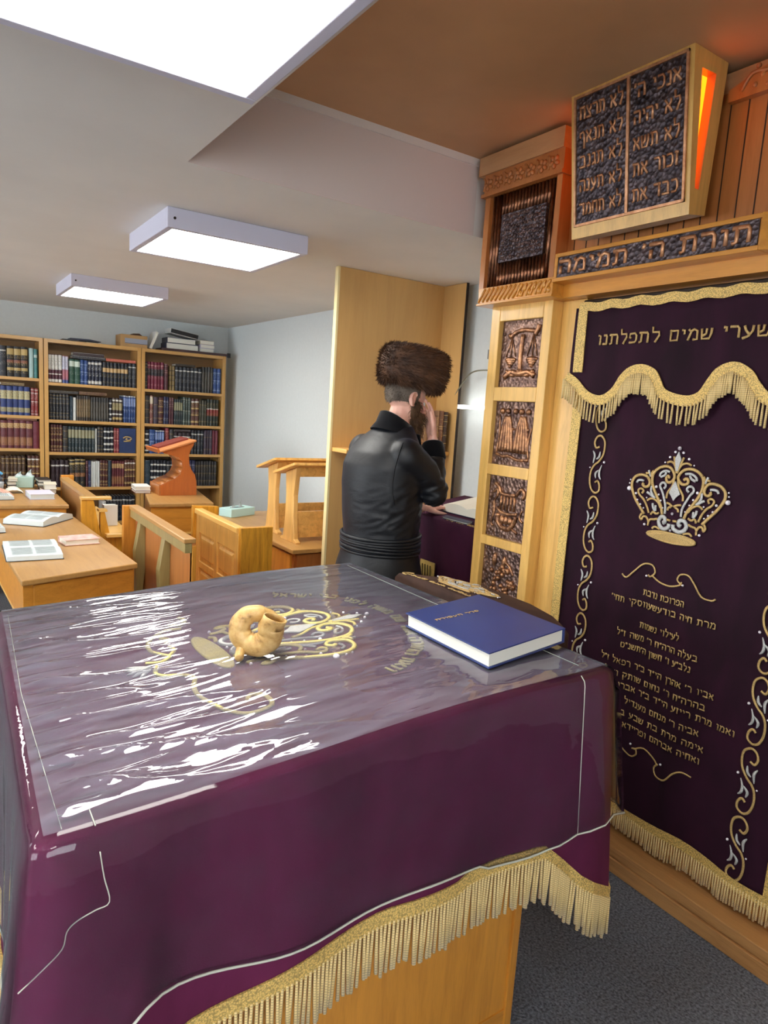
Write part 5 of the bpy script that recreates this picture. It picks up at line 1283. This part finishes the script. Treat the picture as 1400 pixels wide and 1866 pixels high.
row('right', *RXX, SHZ[2], 'third', [('dw', 176, 224, 1, .86), ('bl', 230, 300, 1, .88), ('b5', 304, 416, 4, .86), ('rd', 430, 480, 1, .95), ('dg', 484, 534, 1, .9), ('dm', 540, 760, 4, .8), ('kn', 768, 935, 4, .9), ('pu', 938, 1050, 3, .92), ('mp', 1054, 1132, 2, .92)], *RPX, S3)
row('right', *RXX, SHZ[3], 'fourth', [('te', 172, 245, 1, .82), ('dw', 250, 446, 5, .84), ('kn', 450, 700, 5, .82), ('ng', 705, 830, 3, .84), ('dg', 834, 1125, 8, .82)], *RPX, .33)
row('right', *RXX, SHZ[4], 'lowest', [('bk', 850, 1010, 3, .6), ('ms', 1020, 1110, 2, .34)], *RPX, .33)
flat('right', *RXX, SHZ[0]+S1*.765, 'top', 'dg', 545, 800, *RPX, .022); flat('right', *RXX, SHZ[2]+S3*.815, 'third', 'dm', 545, 755, *RPX, .026)
LXX = (.549, .871); LPX = (0, 463)
row('left', *LXX, SHZ[0]+.028, 'top', [('kn', 0, 78, 1, .83), ('kg', 84, 332, 3, .83), ('pt', 345, 402, 1, .82), ('tl', 406, 448, 1, .8)], *LPX, S1)
row('left', *LXX, SHZ[1]+.028, 'second', [('bw', 5, 350, 5, .84), ('rr', 362, 452, 2, .82)], *LPX, S2)
row('left', *LXX, SHZ[2]+.028, 'third', [('mo', 0, 376, 5, .92), ('mp', 380, 460, 1, .92)], *LPX, S3)
row('left', *LXX, SHZ[3]+.028, 'fourth', [('bv', 0, 285, 6, .84), ('br', 310, 460, 3, .86)], *LPX, S4)
flat('left', *LXX, SHZ[1]+.028+S2*.845, 'second', 'kg', 10, 285, *LPX, .026); flat('left', *LXX, SHZ[2]+.028+S3*.925, 'third', 'mo', 70, 430, *LPX, .016)
# things on top of the bookcases
bx = thing('cardboard_box', 'brown cardboard box with a grey band, on top of the middle bookcase', 'box', (1.70, 7.34, 2.065))
m = MB(); m.box(1.605, 1.865, 7.22, 7.44, 2.0655, 2.185); m.build('box', plain('cardboard', (176, 138, 90), .7, nscale=8, nvar=.08), bx, bevel=.003)
MB().box(1.645, 1.866, 7.2185, 7.22, 2.098, 2.15).build('grey_band', plain('grey_tape', (150, 156, 172), .4), bx)
m = MB(); m.box(1.645, 1.866, 7.218, 7.219, 2.10, 2.104); m.hexa([(1.72, 7.26, 2.185), (1.83, 7.26, 2.185), (1.83, 7.4, 2.185), (1.72, 7.4, 2.185)], [(1.74, 7.28, 2.205), (1.80, 7.28, 2.21), (1.80, 7.38, 2.21), (1.74, 7.38, 2.205)]); m.build('flap', plain('dark_flap', (84, 58, 44), .7), bx)
for (x, w, z, c, lab) in ((1.08, .17, 0, CK[1], 'flat black folder on top of the middle bookcase, lower of two'), (1.15, .22, .016, CN_[1], 'bent navy folder on top of the middle bookcase, upper of two')):
    f_ = thing('folder', lab, 'folder', (x+w/2, 7.3, 2.066+z), 'folders on the middle bookcase')
    m = MB(); m.box(x, x+w*1.25, 7.23, 7.40, 2.0655+z, 2.069+z).hexa([(x, 7.23, 2.07+z), (x+w*1.25, 7.23, 2.07+z), (x+w*1.25, 7.4, 2.07+z), (x, 7.4, 2.07+z)], [(x, 7.23, 2.08+z), (x+w*.8, 7.23, 2.082+z), (x+w*.8, 7.4, 2.082+z), (x, 7.4, 2.08+z)])
    m.build('cover', c, f_)
def binder(name, label, c, dims, rot, mat, cat='binder', ring=False):
    R = Matrix.Translation(Vector(c)) @ Matrix.Rotation(rot, 4, 'Y'); w, d, h = dims
    t = thing(name, label, cat, c, 'binders on the right bookcase'); k = .004
    m = MB(R); m.box(0, w, 0, d, 0, k).box(0, w, 0, d, h-k, h).box(0, k, 0, d, k, h-k); m.build('cover', mat, t)
    m = MB(R); m.box(k, w-.006, .004, d-.004, k, h-k); m.build('pages', M_page if not ring else CK[1], t)
    if ring:
        m = MB(R); m.tube([(w*.86+.014*cos(a), -.001, h/2+.014*sin(a)) for a in [2*pi*i/14 for i in range(15)]], .003, 6); m.build('finger_ring', W_dark, t)
    return t
zb = 2.0655
slab_ = thing('dark_board', 'dark board overhanging the top of the right bookcase', 'board', (2.25, 7.3, zb))
m = MB(); m.box(2.0, 2.72, 7.19, 7.42, zb, zb+.024); m.build('board', plain('dark_red_wood', (62, 40, 42), .5), slab_); MB().box(2.70, 2.735, 7.185, 7.2, zb-.014, zb+.034).build('end_cap', CK[1], slab_)
zb += .0245
binder('binder', 'wide navy binder lying on the right bookcase, lowest of its pile', (2.06, 7.24, zb), (.34, .2, .06), 0, CN_[1])
binder('binder', 'dark grey binder lying on the wide navy binder', (2.07, 7.24, zb+.0605), (.30, .2, .055), 0, plain('binder_grey', (74, 76, 88), .5))
binder('binder', 'white lever binder with a finger hole, tilted on the top of the pile', (2.10, 7.24, zb+.162), (.30, .2, .05), radians(8), CW[1], ring=True)
b_ = binder('binder', 'white binder standing aslant beside the cardboard box', (1.915, 7.24, zb-.023), (.19, .2, .028), radians(-68), CW[1])
for i, (nm, mt, w) in enumerate((('white papers', CW[1], .15), ('lilac box file', plain('lilac_file', (196, 190, 210), .5), .16), ('cream notebook', CE[1], .15))):
    binder('paper_pile', f'{nm} on the right bookcase near the corner, {["lowest", "middle", "topmost"][i]} of three', (2.42, 7.24, zb+.0405*i), (w, .18, .038), 0, mt, 'papers')
# brown volumes on the shelf of the partition
for i, (w, h, c) in enumerate(((.045, .25, 't1'), (.035, .252, 't2'), (.04, .256, 't1'), (.034, .255, 't2'), (.036, .25, 'bv'))):
    o = spine_mesh(w*.96, h, .14, [BM[c][1] if c != 'dm' else BM['dm'][1], M_page]); x = 2.545+sum((.045, .035, .04, .034, .036)[:i])+w/2
    o.location = (x, 3.378, 1.3625); tag(o, ['widest tan', 'light brown', 'narrower tan', 'second light brown', 'darkest brown'][i]+f' book, {ORD[i]} of five from left, on the partition shelf behind the hand', 'book', 'brown books on the partition shelf')
# ------------------------------------------------------------------ people
def skin_mat():
    m, nt, b = newmat('skin')
    f = noise_tex(nt, coords(nt), 14, 3)
    nt.links.new(ramp(nt, f, [(.3, lin((214, 158, 140))), (.7, lin((232, 184, 164)))]), b.inputs['Base Color'])
    b.inputs['Roughness'].default_value = .5; b.inputs['Subsurface Weight'].default_value = .15; b.inputs['Subsurface Radius'].default_value = (.01, .004, .002); b.inputs['Subsurface Scale'].default_value = .5
    return m
M_skin = skin_mat()
def satin():
    m, nt, b = newmat('black_satin'); b.inputs['Base Color'].default_value = lin((9, 11, 17)); b.inputs['Roughness'].default_value = .52
    b.inputs['Specular IOR Level'].default_value = .45; b.inputs['Sheen Weight'].default_value = .10; b.inputs['Sheen Tint'].default_value = lin((110, 130, 175)); b.inputs['Sheen Roughness'].default_value = .4
    f = noise_tex(nt, coords(nt, (7, 7, 16)), 1.6, 4, .5, .8); bump(nt, b, f, .10, .02); return m
M_satin = satin()
M_velv = plain('collar_velvet', (14, 14, 18), .95, sheen=.2, spec=.1)
def fur_mat(name, c, c2):
    m, nt, b = newmat(name); f = noise_tex(nt, coords(nt), 16, 4, .6)
    nt.links.new(ramp(nt, f, [(.35, lin(c2)), (.65, lin(c))]), b.inputs['Base Color']); b.inputs['Roughness'].default_value = .7; b.inputs['Specular IOR Level'].default_value = .3
    b.inputs['Sheen Weight'].default_value = .3; b.inputs['Sheen Tint'].default_value = lin(c); return m
M_fur = fur_mat('brown_fur', (92, 62, 42), (52, 34, 26)); M_hair = fur_mat('grey_brown_hair', (116, 104, 92), (76, 66, 58)); M_beard = fur_mat('brown_beard', (98, 72, 48), (66, 46, 32))
M_trouser = plain('black_trouser', (20, 20, 24), .8); M_shoe = plain('black_shoe', (16, 16, 16), .3)
def hand(mb, W, d, s, nrm, curls, spread=.0, k=1.0):
    # W wrist, d towards the fingers, s towards the thumb, nrm out of the palm
    W = Vector(W); d = Vector(d).normalized(); s = (Vector(s)-d*Vector(s).dot(d)).normalized(); nrm = (Vector(nrm)-d*Vector(nrm).dot(d)-s*Vector(nrm).dot(s)).normalized()
    tips = []
    for j, (so, kd, L) in enumerate(((.030, .088, .074), (.0105, .093, .082), (-.0095, .089, .076), (-.029, .080, .060))):
        kn = W+(d*kd+s*so)*k
        mb.tube([W+s*so*.55*k, W+(d*.04+s*so*.85)*k+nrm*.002, kn], [.0135*k, .0135*k, .0115*k], 8)
        mb.ell(kn, (.0112*k,)*3, nu=8, nv=6)
        dr = (d+s*spread*(1.5-j)*.12).normalized(); p = kn; r = .0092*k; a = 0
        for q, fr in enumerate((.45, .31, .24)):
            a += curls[j][q]; dd = dr*cos(a)+nrm*sin(a); e = p+dd*L*fr*k
            mb.tube([p, e], [r, r*.92], 8); mb.ell(e, (r*.92,)*3, nu=8, nv=6); p = e; r *= .92
        tips.append(p)
    b = W+(d*.022+s*.026)*k+nrm*.006; p1 = b+(d*.030+s*.026+nrm*.012)*k; p2 = p1+(d*.030+s*.010+nrm*.008)*k; p3 = p2+(d*.024+s*.002+nrm*.006)*k
    mb.tube([b, p1, p2, p3], [.0145*k, .0122*k, .0102*k, .0082*k], 8)
    for p, r in ((b, .0145), (p1, .012), (p2, .0102), (p3, .0082)): mb.ell(p, (r*k,)*3, nu=8, nv=6)
    return tips
def limb(mb, pts, rad):
    mb.tube(pts, rad, 14)
    for p, r in zip(pts, rad): mb.ell(p, (r, r, r), nu=14, nv=10)
def head(mb, H):
    # H maps head space (x forwards, y left, z up) to the scene
    def E(c, r, R=None): mb.ell(H @ Vector(c), r, H.to_3x3().to_4x4() @ (R if R is not None else Matrix.Identity(4)), 18, 12)
    E((-.008, 0, .03), (.098, .077, .094)); E((.034, 0, -.028), (.062, .062, .082)); E((.042, 0, -.078), (.048, .047, .036)); E((.02, .035, -.05), (.05, .03, .045)); E((.02, -.035, -.05), (.05, .03, .045))
    E((.082, 0, .022), (.014, .05, .012)); E((.074, .036, -.022), (.02, .022, .016)); E((.074, -.036, -.022), (.02, .022, .016))
    mb.tube([H @ Vector((.088, 0, .018)), H @ Vector((.104, 0, -.012)), H @ Vector((.114, 0, -.034))], [.008, .010, .013], 10); E((.106, 0, -.037), (.014, .018, .009))
    E((.092, 0, -.062), (.010, .024, .006)); E((.091, 0, -.071), (.010, .021, .006))
    for sy in (1, -1):
        E((-.012, sy*.079, .0), (.019, .007, .031)); mb.tube([H @ Vector(p) for p in ((.004, sy*.079, -.026), (-.010, sy*.087, -.030), (-.026, sy*.090, .004), (-.022, sy*.091, .026), (-.006, sy*.088, .032), (.006, sy*.082, .018))], [.005, .006, .0055, .0055, .0055, .005], 8)
def strands(mb, pts_nrm, ln, w, seed, droop=.3, jit=.5, comb=(0, 0, 0)):
    rnd = random.Random(seed); cb = Vector(comb)
    for p, n in pts_nrm:
        r = Vector((rnd.uniform(-1, 1), rnd.uniform(-1, 1), rnd.uniform(-1, 1)))
        d = (n+r*jit+cb-Vector((0, 0, droop))).normalized(); L = ln*rnd.uniform(.5, 1.1); s = d.cross(r)
        if s.length < 1e-4: continue
        s.normalize(); m_ = p+d*L*.5; t = p+d*L-Vector((0, 0, droop*L*.35))
        mb.add([p-s*w-n*.003, p+s*w-n*.003, m_+s*w*.7, m_-s*w*.7, t], [(0, 1, 2, 3), (3, 2, 4)], True)
def ring(cx_, cy_, z, a, b_, n=28, tiltx=0): return [(cx_+a*cos(2*pi*i/n), cy_+b_*sin(2*pi*i/n), z+tiltx*cos(2*pi*i/n)) for i in range(n)]

man = thing('person', 'man in a brown fur hat and long black satin coat, standing and covering his face', 'person', (1.76, 2.6, 0))
CY = 2.6
H = Matrix.Translation((1.845, CY, 1.655)) @ Matrix.Rotation(radians(-4), 4, 'Z') @ Matrix.Rotation(radians(13), 4, 'Y')
b = MB()
head(b, H)
limb(b, [(1.80, CY, 1.50), (1.825, CY, 1.60)], [.062, .056])
limb(b, [(1.775, CY, 1.43), (1.74, CY, 1.3), (1.735, CY, 1.1), (1.735, CY, .95)], [.065, .11, .11, .12])
for sy in (1, -1):
    limb(b, [(1.765, CY+sy*.15, 1.40), (1.745, CY+sy*.08, 1.34)], [.05, .075])
    limb(b, [(1.735, CY+sy*.09, .93), (1.735, CY+sy*.10, .52), (1.73, CY+sy*.10, .10)], [.088, .060, .042])
    limb(b, [(1.72, CY+sy*.10, .05), (1.84, CY+sy*.115, .035)], [.042, .032])
RS, RE, RW = Vector((1.765, CY-.175, 1.435)), Vector((1.905, CY-.19, 1.245)), Vector((1.948, CY-.092, 1.472))
LS, LE, LW = Vector((1.765, CY+.175, 1.435)), Vector((1.92, CY+.25, 1.21)), Vector((2.105, CY+.17, 1.112))
limb(b, [RS-Vector((0, 0, .025)), RE, RW], [.042, .038, .027]); limb(b, [LS-Vector((0, 0, .025)), LE, LW], [.042, .038, .027])
hand(b, RW+Vector((.0, .004, .012)), (.02, .30, 1), (-.15, -1, .25), (-1, 0, .1), [(.12, .2, .15), (.10, .22, .15), (.14, .25, .2), (.2, .3, .2)], .3)
hand(b, LW+Vector((.012, -.004, -.002)), (1, .0, .05), (.0, -1, 0), (0, 0, -1), [(.05, .22, .25)]*4, .5)
o = b.build('body', M_skin, man); remesh(o, .0042, 5)
ey = MB()
for sy in (1, -1): ey.ell(H @ Vector((.077, sy*.031, .0)), (.0125, .0125, .0125), nu=14, nv=10)
ey.build('eyes', plain('eye_white', (226, 222, 214), .3), man)
# coat: torso, skirt and sleeves as one surface
c = MB()
prof = [(1.73, .10, .27, .31), (1.735, .40, .25, .29), (1.742, .70, .22, .26), (1.748, .88, .190, .222), (1.75, .97, .170, .195), (1.75, 1.04, .172, .195), (1.745, 1.14, .176, .203), (1.738, 1.26, .175, .214), (1.735, 1.35, .165, .220), (1.745, 1.41, .145, .212), (1.762, 1.46, .118, .185), (1.782, 1.50, .092, .14), (1.80, 1.54, .070, .08)]
c.loft([ring(x, CY, z, a, q, 36, .0) for x, z, a, q in prof])
for S_, E_, W_ in ((RS, RE, RW), (LS, LE, LW)):
    e2 = E_.lerp(W_, .80)
    limb(c, [S_+Vector((-.02, 0, -.03)), S_.lerp(E_, .5), E_, E_.lerp(W_, .4), e2], [.080, .071, .062, .057, .050])
o = c.build('coat', M_satin, man); remesh(o, .0085, 9)
o.data.calc_loop_triangles() if hasattr(o.data, 'calc_loop_triangles') else None
org = ORG[man.name]; nr = [v.normal.copy() for v in o.data.vertices]
for v, nn in zip(o.data.vertices, nr):
    p = v.co+org
    dE = min((p-RE).length, (p-LE).length); k = exp(-(dE/.12)**2)*.009
    k += .0045*exp(-((p.z-1.12)/.11)**2)*max(0, min(1, (CY-p.y-.02)*7))
    k += .001*exp(-((p.z-1.36)/.1)**2)*exp(-((p.y-(CY-.15))/.06)**2)
    q = noise.noise((p.x*9+p.z*11, p.y*9, p.z*30-p.x*16)); q2 = noise.noise((p.x*5, p.y*5, p.z*13))
    v.co += nn*(k*(1-2.4*abs(q))+.002*q2)
    if p.z < .93: v.co += nn*(.006*sin(atan2(p.y-CY, p.x-1.72)*9+p.z*2)*(1-p.z)*1.2)
sm = MB()
for sy in (-1,):
    sm.tube(crm([(1.705, CY-.200, 1.468), (1.672, CY-.222, 1.42), (1.650, CY-.228, 1.35), (1.648, CY-.224, 1.27), (1.668, CY-.222, 1.19)], 5), .0022, 6)
sm.build('back_seam', M_velv, man)
gt = MB()
for i in range(6):
    z = .955+.0145*i; gt.tube([Vector(p) for p in ring(1.75, CY, z, .176+.002*(i % 2), .202+.002*(i % 2), 40, -.006*sin(i))+ring(1.75, CY, z, .176+.002*(i % 2), .202+.002*(i % 2), 40, -.006*sin(i))[:1]], .0085, 6)
gt.build('belt', M_satin, man, label='folded black cloth belt')
co_ = MB()
co_.loft([ring(1.785, CY, 1.490, .100, .125, 32, -.03), ring(1.794, CY, 1.518, .086, .100, 32, -.035), ring(1.80, CY, 1.553, .078, .084, 32, -.045), ring(1.80, CY, 1.555, .066, .072, 32, -.045), ring(1.794, CY, 1.51, .066, .07, 32, -.03)], caps=False)
co_.tube(crm([(1.86, CY-.085, 1.50), (1.895, CY-.07, 1.38), (1.90, CY-.03, 1.2)], 5), .022, 8, flat=((1, 0, 0), .4)); co_.tube(crm([(1.86, CY+.085, 1.50), (1.895, CY+.07, 1.38), (1.90, CY+.03, 1.2)], 5), .022, 8, flat=((1, 0, 0), .4))
co_.build('velvet_collar', M_velv, man)
for E_, W_ in ((RE, RW), (LE, LW)):
    cf_ = MB(); d = (W_-E_).normalized(); a = E_.lerp(W_, .62); e = W_-d*.012
    cf_.tube([a, a.lerp(e, .1), a.lerp(e, .9), e], [.052, .059, .052, .046], 20); o = cf_.build('cuff', M_velv, man); 
for sy in (1, -1):
    t = MB(); limb(t, [(1.735, CY+sy*.10, .45), (1.73, CY+sy*.10, .09)], [.075, .06]); t.build('trouser_leg', M_trouser, man)
    t = MB(); t.ell((1.715, CY+sy*.105, .045), (.06, .045, .045)); t.ell((1.80, CY+sy*.115, .038), (.085, .047, .036)); t.build('shoe', M_shoe, man)
# hair under the hat, sidelocks, beard
hr = MB(); pn_ = []
def hp(th, ph, k=1.0): return H @ Vector((-.008+.101*k*sin(th)*cos(ph), .080*k*sin(th)*sin(ph), .03+.097*k*cos(th)))
def hair(a, c_):
    ph = interp(radians(72), radians(288), a); th = interp(.7, 2.36-.3*abs(sin(ph))*.9, c_); return hp(th, ph)
hr.grid(hair, 40, 18)
rnd = random.Random(11)
for _ in range(1500):
    a, c_ = rnd.random(), rnd.random(); p = hair(a, c_); pn_.append((p, (p-(H @ Vector((-.008, 0, .03)))).normalized()))
strands(hr, pn_, .011, .0012, 1, .9, .3)
hr.build('hair', M_hair, man)
bdm = MB(); pn_ = []
def E2(c, r, n):
    R = H.to_3x3(); cc = H @ Vector(c)
    bdm.ell(cc, r, R.to_4x4(), 18, 12)
    for _ in range(n):
        v = Vector((rnd.gauss(0, 1), rnd.gauss(0, 1), rnd.gauss(0, 1))).normalized(); pn_.append((cc+R @ Vector((v.x*r[0], v.y*r[1], v.z*r[2])), (R @ v)))
E2((.054, 0, -.086), (.064, .068, .046), 600); E2((.064, 0, -.135), (.058, .058, .062), 700); E2((.062, 0, -.19), (.042, .04, .052), 450)
for sy in (1, -1): E2((.028, sy*.060, -.04), (.026, .014, .046), 200)
for sy in (1, -1): E2((.072, sy*.04, -.06), (.03, .022, .018), 120)
strands(bdm, pn_, .026, .0013, 2, 1.1, .45); bdm.build('beard', M_beard, man)
ht = MB(); Hh = H @ Matrix.Translation((-.002, 0, .145)) @ Matrix.Rotation(radians(-4), 4, 'Y') @ Matrix.Scale(.93, 4)
pf = [(.085, -.085), (.13, -.098), (.158, -.082), (.170, -.045), (.173, 0), (.171, .045), (.160, .078), (.135, .094), (.10, .088), (.06, .07), (.001, .066)]
ht.lathe(pf, (0, 0, 0), 40, Hh)
o = ht.build('fur_hat', M_fur, man)
fu = MB(); pn_ = []
for _ in range(9000):
    t = rnd.random()**.9*9.2; i = int(t); f_ = t-i; r = interp(pf[i][0], pf[i+1][0], f_); z = interp(pf[i][1], pf[i+1][1], f_); ph = rnd.uniform(0, 2*pi)
    p = Hh @ Vector((r*cos(ph), r*sin(ph), z)); dr, dz = pf[i+1][0]-pf[i][0], pf[i+1][1]-pf[i][1]; L = hypot(dr, dz)
    nv = Vector((dz/L*cos(ph), dz/L*sin(ph), -dr/L)); tw = Vector((-sin(ph), cos(ph), 0))*.8
    pn_.append((p, ((Hh.to_3x3() @ (nv*.7+tw)).normalized())))
strands(fu, pn_, .028, .0016, 3, .15, .35); fu.build('fur_pile', M_fur, o)

# a second man sits at the far left; only his hand on the open book reaches into the picture
m2 = thing('person', 'seated man in black at the far left, his hand resting on an open book', 'person', (-.12, 6.0, 0))
b = MB(); hx = Matrix.Translation((-.06, 6.0, 1.2)) @ Matrix.Rotation(radians(-20), 4, 'Z') @ Matrix.Rotation(radians(25), 4, 'Y')
head(b, hx); limb(b, [(-.11, 6.0, 1.03), (-.08, 6.0, 1.13)], [.06, .055]); limb(b, [(-.13, 6.0, .98), (-.16, 6.0, .7), (-.17, 6.0, .5)], [.1, .12, .13])
W2 = Vector((.345, 5.80, .855)); E3 = Vector((.10, 5.82, .85)); S3_ = Vector((-.1, 5.82, 1.0))
limb(b, [S3_, E3, W2], [.05, .04, .027]); limb(b, [(-.1, 6.18, 1.0), (.05, 6.22, .82), (.18, 6.1, .81)], [.05, .04, .03])
hand(b, W2+Vector((.01, 0, -.004)), (1, -.35, -.35), (.3, 1, 0), (0, 0, -1), [(.1, .3, .2), (.05, .25, .2), (.08, .28, .2), (.12, .3, .2)], 1.0, 1.05)
for sy in (1, -1): limb(b, [(-.16, 6.0+sy*.1, .48), (.2, 6.0+sy*.1, .47), (.22, 6.0+sy*.1, .08)], [.085, .06, .045])
o = b.build('body', M_skin, m2); remesh(o, .0055, 5)
c = MB(); c.loft([ring(-.17, 6.0, z, a, q, 30) for z, a, q in ((.44, .17, .21), (.6, .16, .2), (.8, .155, .21), (.95, .135, .215), (1.02, .1, .17), (1.08, .07, .08))])
limb(c, [S3_, S3_.lerp(E3, .5), E3, E3.lerp(W2, .8)], [.075, .066, .06, .05]); limb(c, [(-.1, 6.18, 1.0), (.05, 6.22, .83), (.15, 6.13, .83)], [.075, .06, .05])
o = c.build('coat', M_satin, m2); remesh(o, .010, 6)
for sy in (1, -1):
    t = MB(); limb(t, [(-.14, 6.0+sy*.1, .50), (.2, 6.0+sy*.1, .49), (.22, 6.0+sy*.1, .1)], [.095, .075, .06]); t.build('trouser_leg', M_trouser, m2)
    t = MB(); t.ell((.26, 6.0+sy*.1, .04), (.12, .045, .04)); t.build('shoe', M_shoe, m2)
t = MB(); t.ell(hx @ Vector((-.012, 0, .045)), (.103, .083, .09), hx.to_3x3().to_4x4(), 20, 12); t.build('skullcap', M_velv, m2)
ch = thing('bench_seat', 'plain wooden bench under the seated man at the far left', 'bench', (-.2, 6.0, 0))
MB().box(-.4, .02, 5.55, 6.5, .37, .40).build('seat', W_honY, ch)
for y in (5.65, 6.4): MB().box(-.36, -.02, y-.02, y+.02, 0, .37).build('leg', W_honZ, ch)
